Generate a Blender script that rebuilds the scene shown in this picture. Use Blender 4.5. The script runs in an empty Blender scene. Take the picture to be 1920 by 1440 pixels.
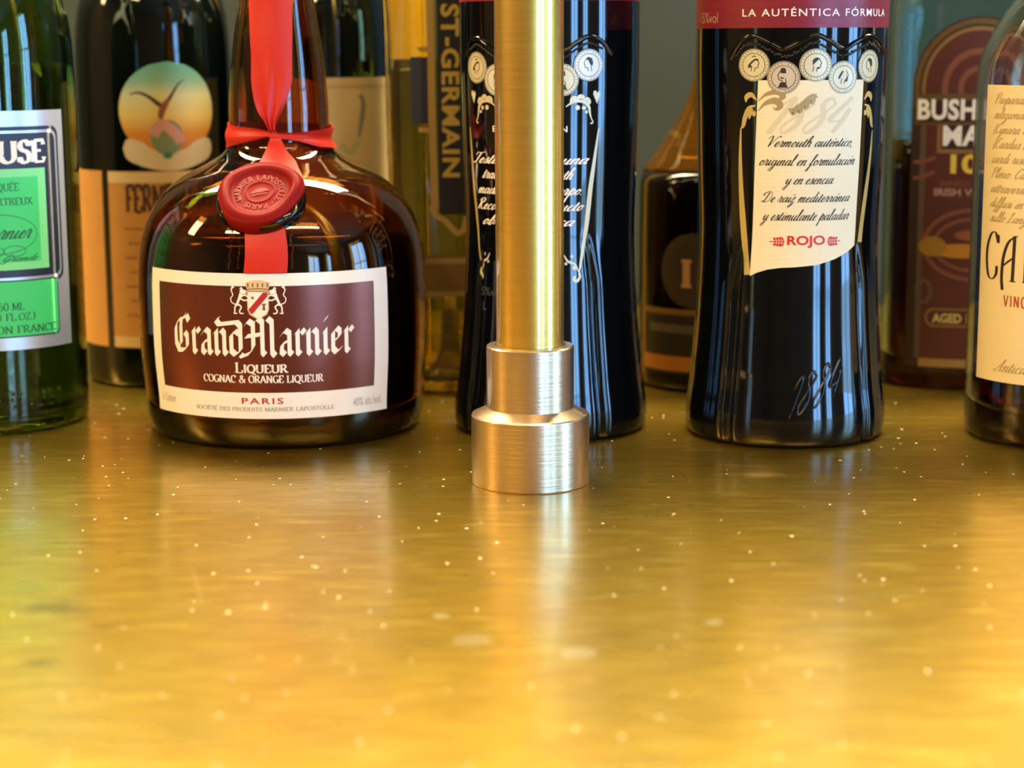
import bpy, bmesh, math, random
import numpy as np
from mathutils import Vector, Matrix
from mathutils.geometry import tessellate_polygon

random.seed(7)
scene = bpy.context.scene
col = scene.collection
PI = math.pi
rad = math.radians

# ------------------------------------------------------------------ camera
CAM_H = 0.1656
cam_d = bpy.data.cameras.new('camera')
cam = bpy.data.objects.new('camera', cam_d)
col.objects.link(cam)
cam_d.sensor_width = 36.0
cam_d.lens = 3600.0 / 1920.0 * 36.0
cam_d.clip_start = 0.01
cam.location = (0, 0, CAM_H)
_roll = Matrix.Rotation(rad(-0.30), 4, 'Z')
cam.matrix_world = Matrix.Translation((0, 0, CAM_H)) @ Matrix.Rotation(rad(90 - 10.1), 4, 'X') @ _roll
cam_d.dof.use_dof = True
cam_d.dof.focus_distance = 0.745
cam_d.dof.aperture_fstop = 8.5
scene.camera = cam

# ------------------------------------------------------------------ view, world
vs = scene.view_settings
scene.display_settings.display_device = 'sRGB'
vs.view_transform = 'Standard'
vs.look = 'None'
vs.gamma = 1.0
vs.use_curve_mapping = False
vs.exposure = 0.0
scene.cycles.max_bounces = 20
scene.cycles.transmission_bounces = 18
scene.cycles.glossy_bounces = 8
scene.cycles.transparent_max_bounces = 12
scene.cycles.caustics_refractive = True
scene.cycles.sample_clamp_indirect = 6.0

world = bpy.data.worlds.new('world')
scene.world = world
world.use_nodes = True
world.node_tree.nodes['Background'].inputs[0].default_value = (0.35, 0.55, 0.9, 1)
world.node_tree.nodes['Background'].inputs[1].default_value = 0.6


def area(name, loc, target, sx, sy, power, color):
    d = bpy.data.lights.new(name, 'AREA')
    d.shape = 'RECTANGLE'
    d.size, d.size_y = sx, sy
    d.energy = power
    d.color = color
    o = bpy.data.objects.new(name, d)
    o.location = loc
    v = Vector(target) - Vector(loc)
    o.rotation_euler = v.to_track_quat('-Z', 'Y').to_euler()
    col.objects.link(o)
    return o


WARM = (1.0, 0.80, 0.50)
# added strip light to brighten the counter, the ceiling lamps of the room
area('counter_fill_light', (0.0, 1.02, 0.62), (0.0, 0.55, 0.0), 1.5, 0.10, 34.0, (1.0, 0.86, 0.54))
area('ceiling_lamp', (-1.1, -0.9, 1.55), (-0.6, 0.4, 0.0), 1.2, 0.12, 30, (1.0, 0.74, 0.40))
area('ceiling_lamp', (0.5, -0.6, 1.55), (0.2, 0.5, 0.0), 1.2, 0.12, 15, WARM)
area('ceiling_lamp', (-2.2, 0.4, 1.55), (-0.6, 0.8, 0.2), 0.3, 1.0, 38, (1.0, 0.72, 0.36))
DAY = (0.42, 0.66, 1.0)
DAY_STRENGTH = 21.0


# ------------------------------------------------------------------ materials
def lin(c):
    if isinstance(c, str):
        c = [int(c[i:i + 2], 16) / 255 for i in (0, 2, 4)]
    return tuple(((x / 12.92) if x <= 0.04045 else ((x + 0.055) / 1.055) ** 2.4) for x in c) + (1.0,)


_m = {}


def mat(name, color='808080', rough=0.5, metal=0.0, spec=0.5, coat=0.0, coat_rough=0.03, coat_ior=1.5, ior=1.5,
        trans=0.0, emit=None, emit_s=0.0, noise=0.0, nscale=60.0, bump=0.0, bscale=300.0, stretch=None):
    if name in _m:
        return _m[name]
    m = bpy.data.materials.new(name)
    m.use_nodes = True
    nt = m.node_tree
    b = nt.nodes['Principled BSDF']
    c = lin(color)
    b.inputs['Base Color'].default_value = c
    b.inputs['Roughness'].default_value = rough
    b.inputs['Metallic'].default_value = metal
    b.inputs['Specular IOR Level'].default_value = spec
    b.inputs['Coat Weight'].default_value = coat
    b.inputs['Coat Roughness'].default_value = coat_rough
    b.inputs['IOR'].default_value = ior
    b.inputs['Coat IOR'].default_value = coat_ior
    b.inputs['Transmission Weight'].default_value = trans
    if emit:
        b.inputs['Emission Color'].default_value = lin(emit)
        b.inputs['Emission Strength'].default_value = emit_s
    if noise or bump:
        tc = nt.nodes.new('ShaderNodeTexCoord')
        mp = nt.nodes.new('ShaderNodeMapping')
        nt.links.new(tc.outputs['Object'], mp.inputs['Vector'])
        if stretch:
            mp.inputs['Scale'].default_value = stretch
        if noise:
            n = nt.nodes.new('ShaderNodeTexNoise')
            n.inputs['Scale'].default_value = nscale
            n.inputs['Detail'].default_value = 5
            nt.links.new(mp.outputs[0], n.inputs['Vector'])
            r = nt.nodes.new('ShaderNodeMapRange')
            r.inputs['From Min'].default_value = 0.25
            r.inputs['From Max'].default_value = 0.75
            r.inputs['To Min'].default_value = 1 - noise
            r.inputs['To Max'].default_value = 1 + noise
            nt.links.new(n.outputs['Fac'], r.inputs['Value'])
            hv = nt.nodes.new('ShaderNodeHueSaturation')
            hv.inputs['Color'].default_value = c
            nt.links.new(r.outputs[0], hv.inputs['Value'])
            nt.links.new(hv.outputs[0], b.inputs['Base Color'])
        if bump:
            n2 = nt.nodes.new('ShaderNodeTexNoise')
            n2.inputs['Scale'].default_value = bscale
            n2.inputs['Detail'].default_value = 4
            nt.links.new(mp.outputs[0], n2.inputs['Vector'])
            bp = nt.nodes.new('ShaderNodeBump')
            bp.inputs['Strength'].default_value = bump
            bp.inputs['Distance'].default_value = 0.0005
            nt.links.new(n2.outputs['Fac'], bp.inputs['Height'])
            nt.links.new(bp.outputs[0], b.inputs['Normal'])
    _m[name] = m
    return m


def glass(name, color, rough=0.0, ior=1.45):
    """Tinted clear glass: the tint is carried by the surface transmission."""
    return mat(name, color, rough=rough, trans=1.0, ior=ior)


def black_glass(name, color='070808', rough=0.04):
    return mat(name, color, rough=rough, spec=0.5, ior=1.52)


# ------------------------------------------------------------------ object helpers
def link_mesh(name, me, m=None, parent=None, smooth=True, mats=None):
    o = bpy.data.objects.new(name, me)
    for mm in (mats or ([m] if m else [])):
        me.materials.append(mm)
    if smooth:
        for p in me.polygons:
            p.use_smooth = True
    col.objects.link(o)
    if parent:
        o.parent = parent
    return o


def mesh_obj(name, verts, faces, m=None, parent=None, smooth=True, mats=None, fmat=None):
    me = bpy.data.meshes.new(name)
    me.from_pydata([tuple(float(c) for c in v) for v in verts], [], faces)
    me.validate()
    if fmat and len(fmat) == len(me.polygons):
        for p, i in zip(me.polygons, fmat):
            p.material_index = i
    me.update()
    return link_mesh(name, me, m, parent, smooth, mats)


def tag(o, label=None, cat=None, group=None, kind=None):
    if label: o['label'] = label
    if cat: o['category'] = cat
    if group: o['group'] = group
    if kind: o['kind'] = kind
    return o


def thing(name, loc, rz, label, cat, group=None):
    o = bpy.data.objects.new(name, None)
    o.empty_display_size = 0.02
    col.objects.link(o)
    o.location = loc
    o.rotation_euler = (0, 0, rz)
    return tag(o, label, cat, group)


def box_mesh(name, x0, x1, y0, y1, z0, z1, m, parent=None, bevel=0.0):
    bm = bmesh.new()
    bmesh.ops.create_cube(bm, size=1)
    for v in bm.verts:
        v.co = Vector((x0 + (v.co.x + .5) * (x1 - x0), y0 + (v.co.y + .5) * (y1 - y0), z0 + (v.co.z + .5) * (z1 - z0)))
    if bevel:
        bmesh.ops.bevel(bm, geom=bm.edges[:], offset=bevel, segments=3, affect='EDGES')
    me = bpy.data.meshes.new(name)
    bm.to_mesh(me)
    bm.free()
    return link_mesh(name, me, m, parent, smooth=False)


# ------------------------------------------------------------------ surfaces of revolution
class Surf:
    """Outer shape of a bottle: radius over height, with an optional relief and cross-section."""

    def __init__(self, prof, relief=None, cross=None):
        p = sorted(prof)
        self.z = np.array([q[0] for q in p])
        self.r = np.array([q[1] for q in p])
        self.sl = np.gradient(self.r, self.z)
        self.relief = relief
        self.cross = cross

    def base_r(self, z):
        z = min(max(z, self.z[0]), self.z[-1])
        i = min(max(int(np.searchsorted(self.z, z)) - 1, 0), len(self.z) - 2)
        h = self.z[i + 1] - self.z[i]
        t = (z - self.z[i]) / h
        d = (self.r[i + 1] - self.r[i]) / h
        m0, m1 = self.sl[i], self.sl[i + 1]
        if abs(m0) > 3 * abs(d): m0 = math.copysign(3 * abs(d), d)
        if abs(m1) > 3 * abs(d): m1 = math.copysign(3 * abs(d), d)
        t2, t3 = t * t, t * t * t
        return float((2 * t3 - 3 * t2 + 1) * self.r[i] + (t3 - 2 * t2 + t) * h * m0 + (-2 * t3 + 3 * t2) * self.r[i + 1] + (t3 - t2) * h * m1)

    def pt(self, phi, z, off=0.0):
        r = self.base_r(z)
        if self.relief: r += self.relief(phi, z)
        if self.cross: r *= self.cross(phi)
        r += off
        a = rad(phi)
        return (r * math.sin(a), -r * math.cos(a), z)


def ring_mesh(rings, cap0=True, cap1=True):
    n = len(rings[0])
    verts = [v for r in rings for v in r]
    faces = []
    for i in range(len(rings) - 1):
        for j in range(n):
            a, b = i * n + j, i * n + (j + 1) % n
            faces.append((a, b, b + n, a + n))
    if cap0: faces.append(tuple(range(n - 1, -1, -1)))
    if cap1: faces.append(tuple(range((len(rings) - 1) * n, len(rings) * n)))
    return verts, faces


def lathe(name, prof, m, parent=None, n=96, cap0=True, cap1=True):
    """prof: ordered (r, z) outline, r > 0."""
    rings = [[(r * math.sin(2 * PI * j / n), -r * math.cos(2 * PI * j / n), z) for j in range(n)] for r, z in prof]
    v, f = ring_mesh(rings, cap0, cap1)
    return mesh_obj(name, v, f, m, parent)


def sharp(o, deg=35):
    """keep turned edges crisp"""
    me = o.data
    bm = bmesh.new()
    bm.from_mesh(me)
    es = [e for e in bm.edges if len(e.link_faces) == 2 and e.calc_face_angle(0) > rad(deg)]
    bmesh.ops.split_edges(bm, edges=es)
    bm.to_mesh(me)
    bm.free()
    for p in me.polygons: p.use_smooth = True
    return o


def bottle_body(name, surf, zs, m, parent, n=128, wall=0.0, floor=0.006, heel=0.004):
    """closed body from a Surf; with a wall thickness it is hollow glass open at the mouth"""
    rings = []
    z0 = zs[0]
    r0 = 1.0
    for k in range(5):                                  # rounded heel
        a = k / 5 * PI / 2
        zz = z0 + heel * (1 - math.cos(a))
        rings.append([(lambda p, s: (p[0] * s, p[1] * s, zz))(surf.pt(360 * j / n, z0 + heel), 1 - heel * (1 - math.sin(a)) / max(surf.base_r(z0 + heel), 1e-4)) for j in range(n)])
    for z in zs:
        if z < z0 + heel: continue
        rings.append([surf.pt(360 * j / n, z) for j in range(n)])
    if not wall:
        v, f = ring_mesh(rings)
        return mesh_obj(name, v, f, m, parent)
    inner = []
    for z in reversed(zs):
        if z < z0 + floor + 0.004: continue
        inner.append([surf.pt(360 * j / n, z, -wall) for j in range(n)])
    zf = z0 + floor
    for s, dz in ((0.93, 0.0010), (0.8, 0.0), (0.4, 0.004), (0.05, 0.006)):   # punted floor
        inner.append([(lambda p: (p[0] * s, p[1] * s, zf + dz))(surf.pt(360 * j / n, zf + 0.004, -wall)) for j in range(n)])
    v, f = ring_mesh(rings + inner)
    return mesh_obj(name, v, f, m, parent)


def liquid_body(name, surf, zs, m, parent, wall, floor=0.0062, n=96):
    rings = []
    zf = zs[0]
    for s in (0.05, 0.4, 0.8, 0.93):
        dz = {0.05: 0.006, 0.4: 0.004, 0.8: 0.0, 0.93: 0.001}[s]
        rings.append([(lambda p: (p[0] * s, p[1] * s, zf + dz + 0.0002))(surf.pt(360 * j / n, zf + 0.004, -wall - 0.0002)) for j in range(n)])
    for z in zs:
        if z < zf + 0.004: continue
        rings.append([surf.pt(360 * j / n, z, -wall - 0.0002) for j in range(n)])
    top = zs[-1]
    rings.append([(lambda p: (p[0] * .5, p[1] * .5, top))(surf.pt(360 * j / n, top, -wall - 0.0002)) for j in range(n)])
    v, f = ring_mesh(rings)
    return mesh_obj(name, v, f, m, parent)


def frange(a, b, n):
    return [a + (b - a) * i / (n - 1) for i in range(n)]


def patch(name, surf, pfun, nu, nv, m, parent, off=0.00020, thick=0.00018):
    """thin curved sheet lying on a surface. pfun(u, v) -> (phi, z[, extra offset])"""
    outer, inner = [], []
    for j in range(nv):
        for i in range(nu):
            q = pfun(i / (nu - 1), j / (nv - 1))
            e = q[2] if len(q) > 2 else 0.0
            outer.append(surf.pt(q[0], q[1], off + e))
            inner.append(surf.pt(q[0], q[1], off + e - thick))
    N = nu * nv
    f = []
    for j in range(nv - 1):
        for i in range(nu - 1):
            a = j * nu + i
            f.append((a, a + 1, a + nu + 1, a + nu))
            f.append((N + a, N + a + nu, N + a + nu + 1, N + a + 1))
    per = [i for i in range(nu)] + [j * nu + nu - 1 for j in range(1, nv)] + [(nv - 1) * nu + i for i in range(nu - 2, -1, -1)] + [j * nu for j in range(nv - 2, 0, -1)]
    k = len(per)
    base = 2 * N
    vv = outer + inner + [outer[p] for p in per] + [inner[p] for p in per]
    for i in range(k):
        a, b = i, (i + 1) % k
        f.append((base + b, base + a, base + k + a, base + k + b))
    return mesh_obj(name, vv, f, m, parent)


def lerp(a, b, t): return a + (b - a) * t


def interp(x, pts):
    return float(np.interp(x, [p[0] for p in pts], [p[1] for p in pts]))


def rect_label(name, surf, phi0, phi1, z0, z1, m, parent, off=0.00020, nu=40, nv=14, corner=0.0, thick=0.00018):
    def pf(u, v):
        return (lerp(phi0, phi1, u), lerp(z0, z1, v))
    return patch(name, surf, pf, nu, nv, m, parent, off, thick)


# ------------------------------------------------------------------ drawing on surfaces
class Draw:
    """collects flat shapes in (x, y) metres, x = arc length at reference radius R, y = height"""

    def __init__(self, surf, R, off=0.00028, fun=None):
        self.s, self.R, self.off, self.fun = surf, R, off, fun
        self.v, self.f, self.fm, self.mats = [], [], [], []

    def X(self, phi): return rad(phi) * self.R

    def mi(self, m):
        if m not in self.mats: self.mats.append(m)
        return self.mats.index(m)

    def poly(self, pts, m, lift=0.0):
        """any simple polygon"""
        k = self.mi(m)
        base = len(self.v)
        self.v += [(p[0], p[1], lift) for p in pts]
        if len(pts) <= 4 and len(pts) == 3:
            self.f.append((base, base + 1, base + 2)); self.fm.append(k)
            return
        for t in tessellate_polygon([[Vector((p[0], p[1], 0)) for p in pts]]):
            self.f.append(tuple(base + i for i in t)); self.fm.append(k)

    def quads(self, strips, m, lift=0.0):
        k = self.mi(m)
        for L, Rr in strips:
            base = len(self.v)
            for a, b in zip(L, Rr):
                self.v += [(a[0], a[1], lift), (b[0], b[1], lift)]
            for i in range(len(L) - 1):
                q = base + 2 * i
                self.f.append((q, q + 1, q + 3, q + 2)); self.fm.append(k)

    def tris(self, tris, m, lift=0.0):
        k = self.mi(m)
        for t in tris:
            base = len(self.v)
            self.v += [(p[0], p[1], lift) for p in t]
            self.f.append(tuple(range(base, base + len(t)))); self.fm.append(k)

    def rect(self, x0, x1, y0, y1, m, lift=0.0, n=24):
        L = [(lerp(x0, x1, i / n), y0) for i in range(n + 1)]
        Rr = [(p[0], y1) for p in L]
        self.quads([(L, Rr)], m, lift)

    def rrect(self, x0, x1, y0, y1, c, m, lift=0.0):
        """rounded rectangle as vertical slices"""
        xs = sorted(set([x0, x1] + [x0 + c * (1 - math.cos(a)) for a in frange(0, PI / 2, 8)] + [x1 - c * (1 - math.cos(a)) for a in frange(0, PI / 2, 8)] + frange(x0 + c, x1 - c, 24)))
        L, Rr = [], []
        for x in xs:
            d = max(0.0, c - (x - x0), c - (x1 - x))
            e = c - math.sqrt(max(c * c - d * d, 0))
            L.append((x, y0 + e)); Rr.append((x, y1 - e))
        self.quads([(L, Rr)], m, lift)

    def frame(self, x0, x1, y0, y1, w, m, lift=0.0):
        self.rect(x0, x1, y0, y0 + w, m, lift); self.rect(x0, x1, y1 - w, y1, m, lift)
        self.rect(x0, x0 + w, y0 + w, y1 - w, m, lift, 2); self.rect(x1 - w, x1, y0 + w, y1 - w, m, lift, 2)

    def disc(self, cx, cy, rx, ry, m, lift=0.0, n=40):
        ang = frange(0, PI, n // 2 + 1)
        L = [(cx - rx * math.cos(a), cy - ry * math.sin(a)) for a in ang]
        Rr = [(cx - rx * math.cos(a), cy + ry * math.sin(a)) for a in ang]
        self.quads([(L, Rr)], m, lift)

    def ringd(self, cx, cy, rx, ry, w, m, lift=0.0, n=48):
        ang = frange(0, 2 * PI, n + 1)
        L = [(cx + rx * math.cos(a), cy + ry * math.sin(a)) for a in ang]
        Rr = [(cx + (rx - w) * math.cos(a), cy + (ry - w) * math.sin(a)) for a in ang]
        self.quads([(L, Rr)], m, lift)

    def line(self, pts, w, m, lift=0.0, smooth=True):
        """w: width or function of t in 0..1"""
        p = catmull(pts) if smooth and len(pts) > 2 else pts
        self.quads([ribbon(p, w)], m, lift)

    def build(self, name, parent):
        bm = bmesh.new()
        bv = [bm.verts.new(q) for q in self.v]
        for q, k in zip(self.f, self.fm):
            if len(set(q)) < 3: continue
            ar = sum(self.v[q[i - 1]][0] * self.v[q[i]][1] - self.v[q[i]][0] * self.v[q[i - 1]][1] for i in range(len(q)))
            fc = bm.faces.new([bv[i] for i in (q if ar >= 0 else q[::-1])])
            fc.material_index = k
        lim = .0022                                      # follow the curve of the glass
        for _ in range(6):
            es = [e for e in bm.edges if e.calc_length() > lim]
            if not es: break
            bmesh.ops.subdivide_edges(bm, edges=es, cuts=1, use_grid_fill=True)
        bmesh.ops.triangulate(bm, faces=[q for q in bm.faces if len(q.verts) > 4])
        bm.verts.index_update()
        self.v = [tuple(q.co) for q in bm.verts]
        self.f = [tuple(v.index for v in q.verts) for q in bm.faces]
        self.fm = [q.material_index for q in bm.faces]
        bm.free()
        vv = []
        for x, y, l in self.v:
            if self.fun: vv.append(self.fun(x, y, l))
            else: vv.append(self.s.pt(math.degrees(x / self.R), y, self.off + l))
        return mesh_obj(name, vv, self.f, None, parent, smooth=True, mats=self.mats, fmat=self.fm)


def catmull(pts, n=6):
    P = [np.array(p, float) for p in pts]
    P = [2 * P[0] - P[1]] + P + [2 * P[-1] - P[-2]]
    out = []
    for i in range(1, len(P) - 2):
        for k in range(n):
            t = k / n
            a, b, c, d = P[i - 1:i + 3]
            out.append(tuple(0.5 * (2 * b + (c - a) * t + (2 * a - 5 * b + 4 * c - d) * t * t + (-a + 3 * b - 3 * c + d) * t ** 3)))
    out.append(tuple(P[-2]))
    return out


def ribbon(p, w):
    L, Rr = [], []
    n = len(p)
    for i in range(n):
        a, b = p[max(i - 1, 0)], p[min(i + 1, n - 1)]
        dx, dy = b[0] - a[0], b[1] - a[1]
        l = math.hypot(dx, dy) or 1e-9
        dx, dy = dx / l, dy / l
        ww = w(i / (n - 1), dx, dy) if callable(w) else w
        L.append((p[i][0] - dy * ww / 2, p[i][1] + dx * ww / 2))
        Rr.append((p[i][0] + dy * ww / 2, p[i][1] - dx * ww / 2))
    return L, Rr


# ------------------------------------------------------------------ lettering
def arc(cx, cy, rx, ry, a0, a1, n=10):
    return [(cx + rx * math.cos(rad(a)), cy + ry * math.sin(rad(a))) for a in frange(a0, a1, n)]


def ln(*c): return [(c[i], c[i + 1]) for i in range(0, len(c), 2)]


# capitals as pen strokes: (advance, strokes, serif points)
CAPS = {
    'A': (.74, [ln(.04, 0, .36, 1), ln(.36, 1, .68, 0), ln(.14, .34, .57, .34)], [(.04, 0), (.68, 0)]),
    'B': (.62, [ln(.12, 0, .12, 1), ln(.12, 1, .3, 1) + arc(.3, .76, .2, .24, 90, -90) + ln(.12, .52), ln(.3, .52) + arc(.3, .26, .25, .26, 90, -90) + ln(.12, 0)], [(.08, 0), (.08, 1)]),
    'C': (.68, [arc(.38, .5, .32, .5, 50, 310, 18), ln(.6, .98, .6, .72)], []),
    'D': (.74, [ln(.12, 0, .12, 1), ln(.12, 1, .3, 1) + arc(.3, .5, .36, .5, 90, -90, 14) + ln(.12, 0)], [(.08, 0), (.08, 1)]),
    'E': (.6, [ln(.12, 0, .12, 1), ln(.12, 1, .52, 1, .53, .8), ln(.12, .52, .42, .52), ln(.12, 0, .53, 0, .55, .22)], [(.08, 0), (.08, 1)]),
    'F': (.56, [ln(.12, 0, .12, 1), ln(.12, 1, .52, 1, .53, .8), ln(.12, .52, .42, .52)], [(.12, 0), (.08, 1)]),
    'G': (.74, [arc(.4, .5, .34, .5, 50, 350, 20), ln(.62, .0, .62, .4)], [(.62, .42)]),
    'H': (.78, [ln(.12, 0, .12, 1), ln(.66, 0, .66, 1), ln(.12, .5, .66, .5)], [(.12, 0), (.12, 1), (.66, 0), (.66, 1)]),
    'I': (.3, [ln(.15, 0, .15, 1)], [(.15, 0), (.15, 1)]),
    'J': (.4, [ln(.25, 1, .25, .1) + arc(.1, .1, .15, .2, 0, -110)], [(.25, 1)]),
    'K': (.7, [ln(.12, 0, .12, 1), ln(.6, 1, .14, .42), ln(.26, .56, .66, 0)], [(.12, 0), (.12, 1), (.6, 1), (.66, 0)]),
    'L': (.58, [ln(.12, 0, .12, 1), ln(.12, 0, .52, 0, .54, .25)], [(.12, 1), (.08, 0)]),
    'M': (.92, [ln(.12, 0, .14, 1), ln(.14, 1, .46, .1), ln(.46, .1, .78, 1), ln(.78, 1, .8, 0)], [(.12, 0), (.8, 0), (.1, 1), (.82, 1)]),
    'N': (.8, [ln(.12, 0, .12, 1), ln(.12, 1, .66, 0), ln(.66, 0, .66, 1)], [(.12, 0), (.08, 1), (.66, 1)]),
    'O': (.78, [arc(.39, .5, .33, .5, 0, 360, 24)], []),
    'P': (.6, [ln(.12, 0, .12, 1), ln(.12, 1, .3, 1) + arc(.3, .73, .22, .27, 90, -90) + ln(.12, .46)], [(.12, 0), (.08, 1)]),
    'Q': (.78, [arc(.39, .5, .33, .5, 0, 360, 24), ln(.4, .15, .55, -.08, .8, -.2)], []),
    'R': (.68, [ln(.12, 0, .12, 1), ln(.12, 1, .3, 1) + arc(.3, .75, .21, .25, 90, -90) + ln(.12, .5), ln(.32, .5, .62, 0)], [(.12, 0), (.08, 1), (.64, 0)]),
    'S': (.54, [ln(.45, .8) + arc(.27, .77, .18, .23, 30, 250, 10) + arc(.27, .25, .2, .27, 70, -160, 12), ln(.46, .98, .46, .75), ln(.07, .02, .07, .25)], []),
    'T': (.64, [ln(.32, 0, .32, 1), ln(.04, .8, .05, 1, .59, 1, .6, .8)], [(.32, 0)]),
    'U': (.76, [ln(.12, 1, .12, .3) + arc(.38, .3, .26, .3, 180, 360) + ln(.64, 1)], [(.12, 1), (.64, 1)]),
    'V': (.72, [ln(.06, 1, .37, 0), ln(.37, 0, .66, 1)], [(.06, 1), (.66, 1)]),
    'X': (.7, [ln(.06, 1, .64, 0), ln(.6, 1, .08, 0)], [(.06, 1), (.6, 1), (.08, 0), (.64, 0)]),
    'Y': (.68, [ln(.05, 1, .34, .48), ln(.34, .48, .62, 1), ln(.34, .48, .34, 0)], [(.05, 1), (.62, 1), (.34, 0)]),
    'Z': (.62, [ln(.07, .8, .08, 1, .54, 1), ln(.54, 1, .06, 0), ln(.06, 0, .55, 0, .57, .22)], []),
    '&': (.86, [ln(.8, .52) + ln(.66, .2) + arc(.36, .26, .28, .26, -40, -215, 10) + ln(.48, .68) + arc(.36, .82, .14, .18, -20, 200, 8) + ln(.78, 0)], []),
    '0': (.6, [arc(.3, .5, .24, .5, 0, 360, 22)], []), '1': (.4, [ln(.06, .82, .22, 1, .22, 0)], [(.22, 0)]),
    '2': (.56, [arc(.27, .74, .21, .26, 170, -30, 10) + ln(.06, 0, .52, 0)], []), '4': (.6, [ln(.42, 0, .42, 1, .05, .3, .55, .3)], []),
    '5': (.56, [ln(.48, 1, .14, 1, .1, .56) + arc(.26, .32, .24, .32, 110, -150, 12)], []),
    '7': (.54, [ln(.06, 1, .5, 1, .2, 0)], []), '.': (.24, [ln(.12, .0, .12, .1)], []), '-': (.4, [ln(.06, .42, .34, .42)], []),
    '(': (.3, [arc(.4, .5, .3, .7, 130, 230)], []), ')': (.3, [arc(-.1, .5, .3, .7, 50, -50)], []), ' ': (.34, [], []),
}
ACC = {'É': 'E', 'Ó': 'O', 'Á': 'A'}


def serif_text(s, thick=.16, thin=.07, serif=.13, track=.04, small=None):
    """list of strips, total width. small: scale of letters after the first of a word"""
    strips, x, first = [], 0.0, True
    for ch in s:
        k = 1.0
        if ch == ' ': first = True
        elif small:
            k = 1.0 if first else small
            first = False
        base = ACC.get(ch, ch)
        adv, st, se = CAPS[base]

        def wf(t, dx, dy):
            return (thin + (thick - thin) * abs(math.cos(rad(15)) * dy - math.sin(rad(15)) * dx) ** 1.3)
        for p in st:
            strips.append(ribbon([(x + q[0] * k, q[1] * k) for q in p], wf))
        for (sx, sy) in se:
            if serif:
                strips.append(ribbon([(x + (sx - serif) * k, (sy + (thin / 2 if sy < .5 else -thin / 2)) * k), (x + (sx + serif) * k, (sy + (thin / 2 if sy < .5 else -thin / 2)) * k)], thin))
        if ch != base:
            strips.append(ribbon([(x + .3 * k, 1.12 * k), (x + .46 * k, 1.32 * k)], thin * 1.4))
        x += (adv + track) * k
    return strips, x


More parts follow.
